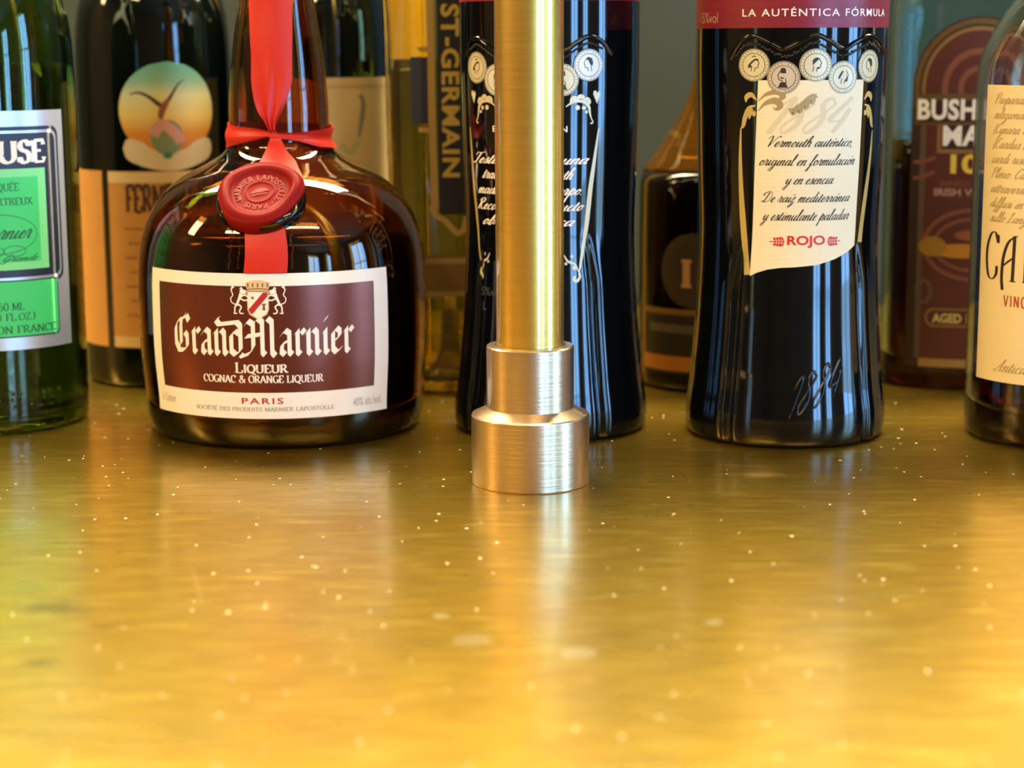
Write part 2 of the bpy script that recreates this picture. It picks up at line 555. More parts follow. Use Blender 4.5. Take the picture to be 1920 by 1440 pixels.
BOWL = [(.72, .8), (.5, 1), (.22, .75), (.15, .3), (.3, .02), (.55, .3), (.72, .75)]
SCRIPT = {
    'a': (.95, [BOWL, [(.76, 1), (.7, .35), (.78, .03), (.98, .18)]]),
    'b': (.8, [[(0, .1), (.3, 1), (.42, 1.9), (.3, 2.05), (.2, 1.4), (.2, .2), (.4, 0), (.6, .4), (.5, .9), (.85, .75)]]),
    'c': (.68, [[(.6, .8), (.45, 1), (.2, .7), (.15, .3), (.35, 0), (.7, .2)]]),
    'd': (.95, [BOWL, [(.8, 2.0), (.7, .35), (.78, .03), (.98, .18)]]),
    'e': (.68, [[(0, .2), (.4, .55), (.55, .8), (.42, 1), (.2, .7), (.17, .3), (.35, 0), (.7, .2)]]),
    'f': (.6, [[(0, .1), (.35, .8), (.6, 1.8), (.5, 2.05), (.35, 1.7), (.3, .5), (.25, -.6), (.1, -1), (-.02, -.8), (.2, -.3), (.6, .15)], [(.1, .95), (.6, 1.02)]]),
    'g': (.95, [BOWL, [(.76, 1), (.68, -.3), (.45, -.95), (.15, -.85), (.3, -.45), (.98, .18)]]),
    'h': (.9, [[(0, .1), (.35, 1), (.48, 1.9), (.35, 2.05), (.22, 1.5), (.18, 0)], [(.2, .4), (.5, 1), (.68, .8), (.62, .2), (.72, .02), (.93, .18)]]),
    'i': (.5, [[(0, .1), (.27, 1)], [(.27, 1), (.2, .3), (.28, .02), (.52, .18)], [(.34, 1.42), (.4, 1.52)]]),
    'l': (.5, [[(0, .1), (.3, 1), (.42, 1.9), (.3, 2.05), (.2, 1.5), (.17, .3), (.27, .02), (.52, .18)]]),
    'm': (1.2, [[(0, .5), (.17, 1), (.13, 0)], [(.15, .4), (.42, 1), (.54, .8), (.5, 0)], [(.5, .4), (.8, 1), (.94, .8), (.88, .2), (.98, .02), (1.22, .18)]]),
    'n': (.86, [[(0, .5), (.17, 1), (.13, 0)], [(.15, .4), (.45, 1), (.62, .8), (.56, .2), (.66, .02), (.9, .18)]]),
    'o': (.8, [[(.5, 1), (.22, .75), (.17, .3), (.35, 0), (.6, .3), (.62, .75), (.45, 1), (.42, .8), (.82, .78)]]),
    'p': (.86, [[(0, .1), (.32, 1.3), (.25, 0), (.2, -1)], [(.25, .3), (.5, 1), (.72, .75), (.68, .25), (.45, 0), (.3, .15)], [(.5, .0), (.88, .18)]]),
    'q': (.9, [BOWL, [(.76, 1), (.68, -.3), (.66, -1)], [(.68, -.4), (.92, .18)]]),
    'r': (.7, [[(0, .1), (.22, 1.12), (.3, .95), (.52, .92), (.45, .3), (.52, .02), (.73, .18)]]),
    's': (.62, [[(0, .1), (.35, 1.08), (.42, .85), (.5, .4), (.38, .03), (.15, .1)], [(.38, .03), (.65, .18)]]),
    't': (.52, [[(0, .1), (.32, 1.5)], [(.32, 1.5), (.2, .3), (.3, .02), (.55, .18)], [(.05, 1), (.52, 1.04)]]),
    'u': (.9, [[(0, .3), (.17, 1), (.13, .3), (.28, 0), (.55, .4), (.67, 1)], [(.67, 1), (.6, .3), (.68, .02), (.93, .18)]]),
    'v': (.8, [[(0, .5), (.17, 1), (.2, .2), (.35, 0), (.6, .5), (.6, 1), (.82, .85)]]),
    'x': (.8, [[(.1, .9), (.3, .8), (.5, .1), (.78, .18)], [(.75, .95), (.1, .02)]]),
    'y': (.86, [[(0, .5), (.17, 1), (.15, .3), (.3, .05), (.6, .6)], [(.7, 1), (.6, -.2), (.35, -.95), (.1, -.85), (.25, -.45), (.9, .18)]]),
    'z': (.7, [[(.05, .9), (.5, 1), (.1, .1), (.5, .05), (.45, -.5), (.2, -.95), (.05, -.7), (.35, -.3), (.73, .18)]]),
    'V': (1.2, [[(-.3, 1.5), (0, 2.05), (.3, 1.8), (.4, 0)], [(.4, 0), (.8, 1.2), (1.25, 2.05), (1.5, 1.8)]]),
    'D': (1.45, [[(.6, 1.9), (.45, .3), (.2, .02), (0, .2), (.3, .25), (.7, 0), (1.2, .5), (1.2, 1.5), (.7, 2.05), (.1, 1.9), (-.2, 1.5), (0, 1.2)]]),
    'T': (.95, [[(-.1, 1.4), (0, 1.9), (.5, 1.85), (1.15, 2.05)], [(.6, 1.85), (.45, .4), (.2, 0), (-.1, .25)]]),
    'R': (1.15, [[(.3, 1.8), (.2, 0)], [(-.1, 1.5), (.2, 2), (.7, 2), (.8, 1.5), (.4, 1.05), (.3, 1)], [(.4, 1.05), (.7, .2), (1, 0), (1.18, .2)]]),
    'P': (1.0, [[(.3, 1.8), (.2, 0)], [(-.1, 1.5), (.2, 2), (.75, 2), (.85, 1.4), (.45, 1), (.3, 1.1)]]),
    'C': (1.05, [[(.9, 1.6), (.75, 2.02), (.35, 1.6), (.15, .6), (.4, 0), (1, .4)]]),
    'A': (1.25, [[(-.2, .3), (.05, 0), (.5, 1), (.9, 2.05), (.85, .3), (.95, .02), (1.25, .2)], [(.3, .8), (1.0, .85)]]),
    'L': (1.0, [[(.2, 1.5), (.5, 2.05), (.55, 1.6), (.3, .2), (0, .0), (.5, .15), (1.0, .15)]]),
    'G': (1.15, [[(.95, 1.6), (.75, 2.02), (.35, 1.6), (.15, .6), (.4, .2), (.8, .7), (.85, 1.1)], [(.85, 1.1), (.8, -.2), (.5, -.8), (.2, -.5), (.6, 0), (1.15, .3)]]),
    'B': (1.05, [[(.3, 1.8), (.2, 0)], [(-.1, 1.5), (.2, 2), (.75, 2), (.8, 1.4), (.4, 1.05), (.85, .8), (.8, .1), (.4, 0), (.1, .2)]]),
    '(': (.4, [[(.3, 1.9), (.1, 1.2), (.1, .4), (.25, -.3)]]),
    '1': (.7, [[(.1, 1.5), (.5, 2), (.4, 0)]]), '8': (1.0, [[(.75, 1.7), (.45, 2.0), (.25, 1.6), (.6, 1.0), (.65, .4), (.35, 0), (.1, .4), (.45, 1), (.8, 1.6), (.75, 1.7)]]),
    '4': (1.0, [[(.5, 2), (.05, .75), (.85, .7)], [(.75, 1.35), (.6, 0)]]),
    ',': (.4, [[(.2, .1), (.1, -.25)]]), '.': (.35, [[(.15, .0), (.18, .12)]]), ' ': (.55, []), '&': (.9, [[(.7, .3), (.3, 0), (.2, .5), (.6, 1.4), (.4, 1.6), (.3, 1.2), (.8, 0)]]),
}
SACC = {'é': 'e', 'ó': 'o', 'á': 'a', 'í': 'i', 'ñ': 'n'}


def script_lines(s, slant=.52):
    out, x = [], 0.0
    for ch in s:
        base = SACC.get(ch, ch)
        adv, st = SCRIPT[base]
        for p in st:
            out.append(catmull([(x + q[0] + slant * q[1], q[1]) for q in p], 5))
        if ch != base:
            out.append([(x + .5 + slant * 1.3, 1.3), (x + .75 + slant * 1.6, 1.6)])
        x += adv
    return out, x


def script_text(s, thick=.17, thin=.06, slant=.52):
    def wf(t, dx, dy):
        return thin + (thick - thin) * max(0.0, -dy) ** 1.2
    L, w = script_lines(s, slant)
    return [ribbon(p, wf) for p in L], w


def minim(x): return [(x - .12, .80), (x, .93), (x, .10), (x + .12, .0)]


BLACK = {
    'G': (1.12, [[(.98, 1.22), (.86, 1.42), (.62, 1.3), (.32, 1.22), (.12, .95), (.12, .35), (.32, .04), (.62, .06), (.85, .2), (.85, .62), (.72, .76), (.6, .66)], [(.52, 1.28), (.46, 1.0), (.46, .3)], [(.62, 1.3), (.78, 1.48)]]),
    'r': (.52, [minim(.15), [(.16, .74), (.36, .95), (.48, .82)]]),
    'a': (.74, [[(.1, .74), (.3, .95), (.5, .84), (.5, .1), (.62, 0)], [(.5, .56), (.16, .42), (.12, .12), (.28, .0), (.5, .2)]]),
    'n': (.82, [minim(.15), [(.16, .74), (.42, .95), (.56, .82), (.56, .1), (.68, 0)]]),
    'd': (.78, [[(.1, .78), (.1, .14), (.3, 0), (.56, .16), (.56, 1.12), (.4, 1.26), (-.5, 1.16), (-.66, 1.32), (-.5, 1.4)], [(.1, .78), (.3, .92), (.54, .8)]]),
    'M': (1.56, [[(-.1, 1.12), (.1, 1.32), (.34, 1.2), (.34, .3), (.16, .06), (-.2, -.06), (-.3, .0)], [(.36, 1.2), (.58, 1.42), (.78, 1.28), (.78, .1), (.9, 0)], [(.8, 1.2), (1.04, 1.42), (1.24, 1.28), (1.24, .1), (1.38, -.04)], [(.0, .72), (.72, .8)]]),
    'i': (.42, [minim(.16), [(.16, 1.28), (.24, 1.4)]]),
    'e': (.66, [[(.14, .44), (.46, .62), (.46, .84), (.3, .95), (.12, .8), (.12, .15), (.28, 0), (.54, .16)]]),
    ' ': (.2, []),
}


def black_text(s, nib=.27, ang=42):
    nx, ny = math.cos(rad(ang)) * nib / 2, math.sin(rad(ang)) * nib / 2
    strips, x = [], 0.0
    for ch in s:
        adv, st = BLACK[ch]
        for p in st:
            P = [(x + q[0], q[1]) for q in p]
            strips.append(([(q[0] - nx, q[1] - ny) for q in P], [(q[0] + nx, q[1] + ny) for q in P]))
        x += adv
    return strips, x


def sans_tris(s, bold=0.0, space=1.0):
    c = bpy.data.curves.new('t', 'FONT')
    c.body = s
    c.offset = bold
    c.space_character = space
    c.resolution_u = 3
    o = bpy.data.objects.new('t', c)
    me = o.to_mesh()
    V = [(v.co.x, v.co.y) for v in me.vertices]
    T = [[V[i] for i in p.vertices] for p in me.polygons]
    o.to_mesh_clear()
    bpy.data.objects.remove(o)
    bpy.data.curves.remove(c)
    return T


def fit_strips(strips, x0, x1, y, h, slope=0.0):
    xs = [p[0] for L, Rr in strips for p in L + Rr]
    a, b = min(xs), max(xs)
    sx = (x1 - x0) / (b - a)
    g = lambda p: (x0 + (p[0] - a) * sx, y + p[1] * h + slope * (p[0] - a) * sx)
    return [([g(p) for p in L], [g(p) for p in Rr]) for L, Rr in strips]


def fit_tris(tris, x0, x1, y, h):
    xs = [p[0] for t in tris for p in t]
    ys = [p[1] for t in tris for p in t]
    a, b, c, d = min(xs), max(xs), min(ys), max(ys)
    sx, sy = (x1 - x0) / (b - a), h / max(d - c, 1e-6)
    return [[(x0 + (p[0] - a) * sx, y + (p[1] - c) * sy) for p in t] for t in tris]


def comma(D, x, y, sx, sy, m, lift=0.0, w=1.0):
    """one acanthus curl"""
    D.line([(x, y), (x + .35 * sx, y + .55 * sy), (x + .8 * sx, y + .75 * sy), (x + 1.05 * sx, y + .4 * sy), (x + .85 * sx, y + .12 * sy), (x + .7 * sx, y + .3 * sy)],
           lambda t, dx, dy: w * abs(sy) * (.06 + .42 * math.sin(PI * min(1, t * 1.05)) ** 1.5), m, lift)


# ------------------------------------------------------------------ tubes (raised glass, turned parts)
def tube_mesh(paths, radius, n=8):
    V, Fc = [], []
    for P in paths:
        P = [Vector(p) for p in P]
        k = len(P)
        base = len(V)
        for i in range(k):
            t = (P[min(i + 1, k - 1)] - P[max(i - 1, 0)]).normalized()
            a = t.orthogonal().normalized()
            ref = Vector((P[i].x, P[i].y, 0)).normalized() if Vector((P[i].x, P[i].y, 0)).length > 1e-6 else a
            a = ref - t * ref.dot(t)
            a = a.normalized() if a.length > 1e-4 else t.orthogonal().normalized()
            b = t.cross(a)
            r = radius(i / (k - 1)) if callable(radius) else radius
            for j in range(n):
                q = 2 * PI * j / n
                V.append(P[i] + a * (r * math.cos(q)) + b * (r * math.sin(q)))
        for i in range(k - 1):
            for j in range(n):
                A, B = base + i * n + j, base + i * n + (j + 1) % n
                Fc.append((A, B, B + n, A + n))
        Fc.append(tuple(base + j for j in range(n - 1, -1, -1)))
        Fc.append(tuple(base + (k - 1) * n + j for j in range(n)))
    return V, Fc


def bumps(name, pts, r, m, parent):
    """small raised beads of glass in one relief pattern"""
    bm = bmesh.new()
    for p in pts:
        bmesh.ops.create_icosphere(bm, subdivisions=2, radius=r, matrix=Matrix.Translation(p))
    me = bpy.data.meshes.new(name)
    bm.to_mesh(me)
    bm.free()
    return link_mesh(name, me, m, parent)

#PART2
# ------------------------------------------------------------------ the room
XL, XR, YF, YB, ZF, ZC = -2.6, 3.2, -3.3, 1.22, -1.05, 1.62
T = 0.08
plaster = mat('warm_plaster', 'a57f4e', 0.8, noise=0.10, nscale=3)
ceil_m = mat('ceiling_plaster', '9c8560', 0.85, noise=0.05, nscale=4)
floor_m = mat('dark_floor_boards', '4a3322', 0.45, noise=0.25, nscale=5, stretch=(1, 8, 1))
green_wall = mat('grey_green_paint', '222b25', 0.55, noise=0.08, nscale=5)
frame_m = mat('window_frame_paint', '2c2a28', 0.5)
sky_pane = mat('daylight_pane', '000000', 0.3, emit=(0.52, 0.75, 1.0), emit_s=DAY_STRENGTH)

tag(box_mesh('floor', XL - T, XR + T, YF - T, YB + T, ZF - T, ZF, floor_m), kind='structure')
tag(box_mesh('ceiling', XL - T, XR + T, YF - T, YB + T, ZC, ZC + T, ceil_m), kind='structure')
tag(box_mesh('wall_back', XL - T, XR + T, YB, YB + T, ZF, ZC, green_wall), kind='structure')
tag(box_mesh('wall_left', XL - T, XL, YF, YB, ZF, ZC, plaster), kind='structure')


def wall_with_openings(name, axis, at, lo, hi, openings, z0, z1, m):
    """axis 'x': wall plane x = at running along y; axis 'y': plane y = at running along x"""
    bm = bmesh.new()

    def blk(a, b, c, d):
        if b - a < 1e-5 or d - c < 1e-5: return
        r = bmesh.ops.create_cube(bm, size=1)
        for v in r['verts']:
            s, t, w = v.co.x + .5, v.co.y + .5, v.co.z + .5
            if axis == 'x': v.co = Vector((at + s * T, lerp(a, b, t), lerp(c, d, w)))
            else: v.co = Vector((lerp(a, b, s), at - T + t * T, lerp(c, d, w)))
    p = lo
    for a, b, c, d in sorted(openings):
        blk(p, a, z0, z1); blk(a, b, z0, c); blk(a, b, d, z1)
        p = b
    blk(p, hi, z0, z1)
    me = bpy.data.meshes.new(name)
    bm.to_mesh(me); bm.free()
    return tag(link_mesh(name, me, m, None, smooth=False), kind='structure')


right_open = [(-0.78, 0.04, -0.85, 1.35), (-2.84, -2.10, -0.85, 1.35)]
front_open = [(2.0, 2.85, -0.85, 1.35)]
wall_with_openings('wall_right', 'x', XR, YF, YB, right_open, ZF, ZC, plaster)
wall_with_openings('wall_front', 'y', YF, XL - T, XR + T, front_open, ZF, ZC, plaster)


def window(n, axis, at, a, b, c, d):
    bm = bmesh.new()
    fw = 0.035

    def blk(p, q, r, s):
        k = bmesh.ops.create_cube(bm, size=1)
        for v in k['verts']:
            x, y, z = v.co.x + .5, v.co.y + .5, v.co.z + .5
            if axis == 'x': v.co = Vector((at + 0.01 + x * 0.04, lerp(p, q, y), lerp(r, s, z)))
            else: v.co = Vector((lerp(p, q, x), at - 0.05 + y * 0.04, lerp(r, s, z)))
    blk(a, a + fw, c, d); blk(b - fw, b, c, d); blk(a, b, c, c + fw); blk(a, b, d - fw, d)
    for t in (0.5,):
        m = lerp(a, b, t); blk(m - .02, m + .02, c, d)
    for t in (0.3, 0.62):
        m = lerp(c, d, t); blk(a, b, m - .012, m + .012)
    me = bpy.data.meshes.new('window_%d' % n)
    bm.to_mesh(me); bm.free()
    w = tag(link_mesh('window_%d' % n, me, frame_m, None, smooth=False), kind='structure')
    if axis == 'x': v = [(at + 0.045, a, c), (at + 0.045, b, c), (at + 0.045, b, d), (at + 0.045, a, d)]; f = [(0, 3, 2, 1)]
    else: v = [(a, at - 0.045, c), (b, at - 0.045, c), (b, at - 0.045, d), (a, at - 0.045, d)]; f = [(0, 3, 2, 1)]
    mesh_obj('pane', v, f, sky_pane, w, smooth=False)


for i, o in enumerate(right_open): window(i + 1, 'x', XR, *o)
window(3, 'y', YF, *front_open[0])


# ------------------------------------------------------------------ brass counter
def brass_counter_mat():
    m = bpy.data.materials.new('worn_brass_sheet')
    m.use_nodes = True
    nt = m.node_tree
    N, Lk = nt.nodes, nt.links
    b = N['Principled BSDF']
    tc = N.new('ShaderNodeTexCoord')

    def mapping(scale, loc=(0, 0, 0)):
        q = N.new('ShaderNodeMapping')
        q.inputs['Scale'].default_value = scale
        q.inputs['Location'].default_value = loc
        Lk.new(tc.outputs['Object'], q.inputs['Vector'])
        return q.outputs[0]

    def noise(vec, scale, detail=5, dist=0.0):
        q = N.new('ShaderNodeTexNoise')
        q.inputs['Scale'].default_value = scale
        q.inputs['Detail'].default_value = detail
        q.inputs['Distortion'].default_value = dist
        Lk.new(vec, q.inputs['Vector'])
        return q.outputs['Fac']

    def rng(x, a, bb, c, d):
        q = N.new('ShaderNodeMapRange')
        for k, v in zip(('From Min', 'From Max', 'To Min', 'To Max'), (a, bb, c, d)): q.inputs[k].default_value = v
        Lk.new(x, q.inputs['Value'])
        return q.outputs[0]

    def math_(op, x, y=None):
        q = N.new('ShaderNodeMath')
        q.operation = op
        for i, s in enumerate((x, y)):
            if s is None: continue
            if isinstance(s, (int, float)): q.inputs[i].default_value = s
            else: Lk.new(s, q.inputs[i])
        return q.outputs[0]

    def mix(f, c1, c2):
        q = N.new('ShaderNodeMix')
        q.data_type = 'RGBA'
        if isinstance(f, (int, float)): q.inputs['Factor'].default_value = f
        else: Lk.new(f, q.inputs['Factor'])
        for i, s in ((6, c1), (7, c2)):
            if isinstance(s, tuple): q.inputs[i].default_value = s
            else: Lk.new(s, q.inputs[i])
        return q.outputs[2]

    cloud = noise(mapping((2.2, 6, 1)), 5, 4, 0.1)          # brushed along x, patchy tarnish
    brush = noise(mapping((5, 160, 1)), 6, 4)
    fine = noise(mapping((60, 400, 1)), 4, 3)
    base = mix(rng(cloud, .32, .68, 0, 1), lin('c09a2c'), lin('e4c048'))
    patchy = noise(mapping((14, 50, 1), (2, 5, 0)), 4, 4, 0)
    base = mix(rng(patchy, .36, .66, 0, .40), base, lin('94721f'))
    base = mix(rng(noise(mapping((9, 34, 1), (7, 1, 3)), 5, 4, 0), .52, .72, 0, .55), base, lin('f2d468'))
    base = mix(rng(brush, .38, .62, 0, .35), base, lin('a0822c'))
    # a few dried drips and one dark stain, in counter coordinates
    spots = [((-0.0116, 0.5193), (.0060, .0059), .5), ((0.0177, 0.5073), (.0059, .0052), .5), ((0.0583, 0.5347), (.0029, .0031), .5),
             ((-0.0210, 0.5424), (.0028, .0032), .55), ((-0.0423, 0.5476), (.0009, .0020), .9)]
    for (cx, cy), (rx, ry), st in spots:
        v = mapping((1 / rx, 1 / ry, 0), (-cx / rx, -cy / ry, 0))
        q = N.new('ShaderNodeVectorMath'); q.operation = 'LENGTH'
        Lk.new(v, q.inputs[0])
        d = math_('ADD', q.outputs['Value'], rng(noise(mapping((1, 1, 1)), 260, 3), .3, .7, -.22, .22))
        base = mix(rng(d, .80, 1.0, st, 0), base, lin('f2e2b4'))
    for (cx, cy), (rx, ry), st in [((-0.1372, 0.5525), (.0130, .0078), .4), ((-0.1289, 0.5014), (.0060, .0042), .5), ((-0.1189, .5336), (.0046, .0031), .4)]:
        v = mapping((1 / rx, 1 / ry, 0), (-cx / rx, -cy / ry, 0))
        q = N.new('ShaderNodeVectorMath'); q.operation = 'LENGTH'
        Lk.new(v, q.inputs[0])
        d = math_('ADD', q.outputs['Value'], rng(noise(mapping((1, 1, 1)), 180, 3), .3, .7, -.35, .35))
        base = mix(rng(d, .4, 1.1, st, 0), base, lin('5c4a1c'))
    # dust specks
    vo = N.new('ShaderNodeTexVoronoi')
    vo.inputs['Scale'].default_value = 190
    vo.inputs['Randomness'].default_value = 1.0
    Lk.new(mapping((1, .8, 0)), vo.inputs['Vector'])
    sp = N.new('ShaderNodeSeparateColor')
    Lk.new(vo.outputs['Color'], sp.inputs[0])
    size = rng(sp.outputs[0], .62, 1.0, 0.05, .12)
    speck = math_('LESS_THAN', vo.outputs['Distance'], size)
    speck = math_('MULTIPLY', speck, math_('GREATER_THAN', sp.outputs[0], .62))
    # scratches
    wv = N.new('ShaderNodeTexVoronoi'); wv.feature = 'DISTANCE_TO_EDGE'
    wv.inputs['Scale'].default_value = 9
    Lk.new(mapping((1, 2.6, 0), (3.1, .7, 0)), wv.inputs['Vector'])
    scr = math_('MULTIPLY', math_('LESS_THAN', wv.outputs['Distance'], .006), rng(noise(mapping((1, 1, 1), (5, 2, 0)), 16, 2), .52, .62, 0, .22))
    base = mix(scr, base, lin('f0d48a'))
    base = mix(speck, base, lin('f3e6c4'))
    Lk.new(base, b.inputs['Base Color'])
    Lk.new(math_('SUBTRACT', 0.92, math_('MULTIPLY', speck, .92)), b.inputs['Metallic'])
    Lk.new(math_('ADD', rng(cloud, .3, .7, .31, .26), math_('MULTIPLY', speck, .4)), b.inputs['Roughness'])
    b.inputs['Coat Weight'].default_value = 0.35
    Lk.new(rng(patchy, .3, .7, .12, .20), b.inputs['Coat Roughness'])
    return m


bar = thing('bar_counter', (0, 0.7, -1.05), 0, 'long bar counter with a worn yellow brass top that carries all the bottles', 'counter')
ct = box_mesh('countertop', -2.2, 2.2, 0.24, YB - 0.005, -0.04, 0.0, brass_counter_mat(), bevel=0.004)
ct.parent = bar; ct.matrix_parent_inverse = Matrix.Translation((0, -0.7, 1.05))
fp = box_mesh('front_panel', -2.2, 2.2, 0.34, 0.38, -1.05, -0.04, mat('dark_bar_wood', '3a2415', 0.5, noise=.2, nscale=8, stretch=(1, 1, .15)))
fp.parent = bar; fp.matrix_parent_inverse = Matrix.Translation((0, -0.7, 1.05))

# ------------------------------------------------------------------ brass post
post = thing('brass_post', (0.0069, 0.7171, 0), 0, 'upright round brass post with a stepped foot standing in front of the bottles', 'post')
tube_m = mat('lacquered_brass_tube', 'edc45a', 0.37, metal=1.0, coat=1.0, coat_rough=.06, coat_ior=2.0, noise=.06, nscale=700, bump=.18, bscale=900, stretch=(.05, .05, 1))
foot_m = mat('turned_bronze', 'e2c8a6', 0.33, metal=1.0, coat=1.0, coat_rough=.12, coat_ior=2.0, noise=.04, nscale=900, bump=.25, bscale=1100, stretch=(.05, .05, 1))
step_m = mat('turned_bronze_step', 'e0b060', 0.34, metal=1.0, bump=.2, bscale=900)
sharp(lathe('base', [(.001, 0), (.0221, 0), (.02245, .0004), (.02245, .0262), (.0221, .0268), (.0180, .0287), (.0170, .0292), (.001, .0292)], foot_m, post), 20)
sharp(lathe('collar', [(.001, .0292), (.0166, .0292), (.0166, .0524), (.0162, .0529), (.0133, .0531), (.0133, .0526), (.001, .0526)], foot_m, post), 20)
sharp(lathe('pole', [(.001, .0527), (.0128, .0527), (.0128, .42), (.001, .42)], tube_m, post), 20)


def R_(rot): return -rad(rot)


# shared inks
white_ink = mat('white_ink', 'f3ece0', 0.5)
black_ink = mat('black_ink', '1b1a1c', 0.55)
gold_ink = mat('gold_ink', 'c9b26a', 0.4, metal=.35)
pale_gold = mat('pale_gold_ink', 'd6cfae', 0.4, metal=.15)
grey_ink = mat('grey_ink', '9a938c', 0.6)
cream = mat('cream_paper', 'e8dcb6', 0.5, noise=.02, nscale=300)
cap_black = mat('black_cap', '101010', 0.35)


# ------------------------------------------------------------------ round brown liqueur bottle
def liqueur_bottle():
    t = thing('round_liqueur_bottle', (-0.0997, 0.8346, 0), R_(-6.81),
              'squat round brown glass liqueur bottle with red ribbon, wax seal and maroon label', 'bottle')
    prof = [(0, .0560), (.003, .0585), (.0055, .0598), (.0222, .0614), (.0365, .0625), (.0554, .0627), (.0737, .0621), (.0844, .0602), (.0926, .0572), (.0967, .0549),
            (.1010, .0515), (.1048, .0479), (.1094, .0418), (.1149, .0312), (.1182, .0256), (.1216, .0225), (.1296, .0214), (.1387, .0213), (.1613, .0194), (.1837, .0161), (.205, .0140), (.235, .0132)]
    S = Surf(prof)
    zs = frange(0, .10, 34) + frange(.102, .125, 22) + frange(.128, .235, 24)
    g = mat('brown_bottle_glass', (0.82, 0.56, 0.24), 0.0, trans=1.0, ior=1.46)
    bottle_body('bottle_glass', S, zs, g, t, n=128, wall=.0032, heel=.004)
    liq = mat('dark_orange_liqueur', '160803', 0.06, spec=.5)
    liquid_body('liqueur', S, frange(0, .0868, 26), liq, t, .0032)
    lathe('stopper', [(.001, .2352), (.0150, .2352), (.0158, .2365), (.0158, .262), (.0148, .264), (.001, .264)], cap_black, t, 48)
    # label
    R = .0625
    lab = rect_label('label', S, -60.3, 43, .0138, .0739, mat('white_label_paper', 'f4ecdf', .38, spec=.5, noise=.015, nscale=200), t, nu=48, nv=10)
    D = Draw(S, R)
    X = D.X
    maroon = mat('metallic_maroon_print', '7a4034', .31, metal=.75, noise=.05, nscale=900)
    D.rect(X(-54.6), X(36.0), .0248, .0688, mat('thin_brown_rule', '4a2420', .5), 0, 40)
    D.rect(X(-54.3), X(35.7), .0250, .0686, maroon, .00003, 40)
    l2 = .00007
    w1, _ = black_text('Grand')
    D.quads(fit_strips(w1, X(-45.8), X(-15.8), .0407, .0106), white_ink, l2)
    w2, _ = black_text('Marnier')
    D.quads(fit_strips(w2, X(-17.5), X(26.8), .0407, .0106), white_ink, l2)
    D.quads(fit_strips(serif_text('LIQUEUR', small=.8)[0], X(-19.3), X(1.0), .0332, .0042), white_ink, l2)
    D.quads(fit_strips(serif_text('COGNAC & ORANGE LIQUEUR', thick=.19)[0], X(-32.6), X(14.3), .0290, .0030), white_ink, l2)
    red = mat('red_ink', 'b3202c', .5)
    D.tris(fit_tris(sans_tris('PARIS', .012, 1.25), X(-17.2), X(-1.2), .0200, .0026), red, l2)
    D.quads(fit_strips(serif_text('SOCIÉTÉ DES PRODUITS MARNIER LAPOSTOLLE', thick=.13, thin=.06)[0], X(-37.1), X(18.6), .0170, .0016), grey_ink, l2)
    D.tris(fit_tris(sans_tris('1 Liter'), X(-56.5), X(-48), .0182, .0034), mat('pale_grey_ink', 'b9b0a4', .6), l2)
    D.tris(fit_tris(sans_tris('40% alc./vol.'), X(26.4), X(40), .0170, .0036), mat('pale_grey_ink'), l2)
    # crest: crown, shield, two rampant lions
    cx = X(-9.6)
    beige = mat('beige_ink', 'd8bd92', .5)
    dark_b = mat('brown_ink', '7a5a34', .5)
    k = .00098
    sh = [(-4, 11), (4, 11), (4, 4), (3.2, 2.2), (0, .2), (-3.2, 2.2), (-4, 4)]
    P = lambda pts: [(cx + p[0] * k, .0555 + p[1] * k) for p in pts]
    D.poly(P([(p[0] * 1.12, (p[1] - 5.5) * 1.1 + 5.4) for p in sh]), beige, l2)
    D.poly(P(sh), white_ink, l2 + .00003)
    D.poly(P([(-4, 3.9), (2.2, 11), (4, 11), (4, 9.4), (-2.4, 2.0), (-3.2, 2.3)]), red, l2 + .00006)
    star = [(-2.2 + r * math.sin(PI * i / 5), 8.8 + r * math.cos(PI * i / 5)) for i in range(10) for r in ((1.0 if i % 2 == 0 else .42),)]
    D.poly(P(star), dark_b, l2 + .00006)
    for q in ([(1.6, 3.6), (3.2, 3.6), (3.0, 4.4), (1.8, 4.4)], [(1.9, 4.4), (2.9, 4.4), (2.9, 5.8), (1.9, 5.8)], [(1.5, 5.8), (3.3, 5.8), (3.3, 6.4), (1.5, 6.4)]):
        D.poly(P(q), dark_b, l2 + .00006)
    cr = [(-4.3, 11.7), (4.3, 11.7), (5.2, 15.0), (3.6, 15.6), (1.8, 16.0), (0, 16.1), (-1.8, 16.0), (-3.6, 15.6), (-5.2, 15.0)]
    D.poly(P(cr), beige, l2)
    for i in range(-2, 3):
        D.poly(P([(i * 2.0 - .3, 13.2), (i * 2.0 + .3, 13.2), (i * 2.05 + .3, 14.8), (i * 2.05 - .3, 14.8)]), dark_b, l2 + .00004)
    D.line(P([(-4.3, 12.3), (0, 12.6), (4.3, 12.3)]), .0004, dark_b, l2 + .00004)
    for s in (-1, 1):
        Q = lambda pts: [(cx + s * (-11.6 + p[0] * 7.6) * k, .0555 + (2.0 + p[1] * 8.6) * k) for p in pts]
        D.line(Q([(.62, .98), (.50, .75), (.38, .5), (.40, .40)]), lambda t, a, b: .0018 - .0007 * math.sin(PI * t) - .0003 * t, white_ink, l2)
        q = Q([(.66, 1.10)])[0]
        D.disc(q[0], q[1], .0010, .0010, white_ink, l2, 16)
        D.poly(Q([(.70, 1.2), (.95, 1.12), (.86, 1.04), (.92, .98), (.68, .96)]), white_ink, l2)
        D.poly(Q([(.50, 1.22), (.62, 1.32), (.70, 1.22)]), white_ink, l2)
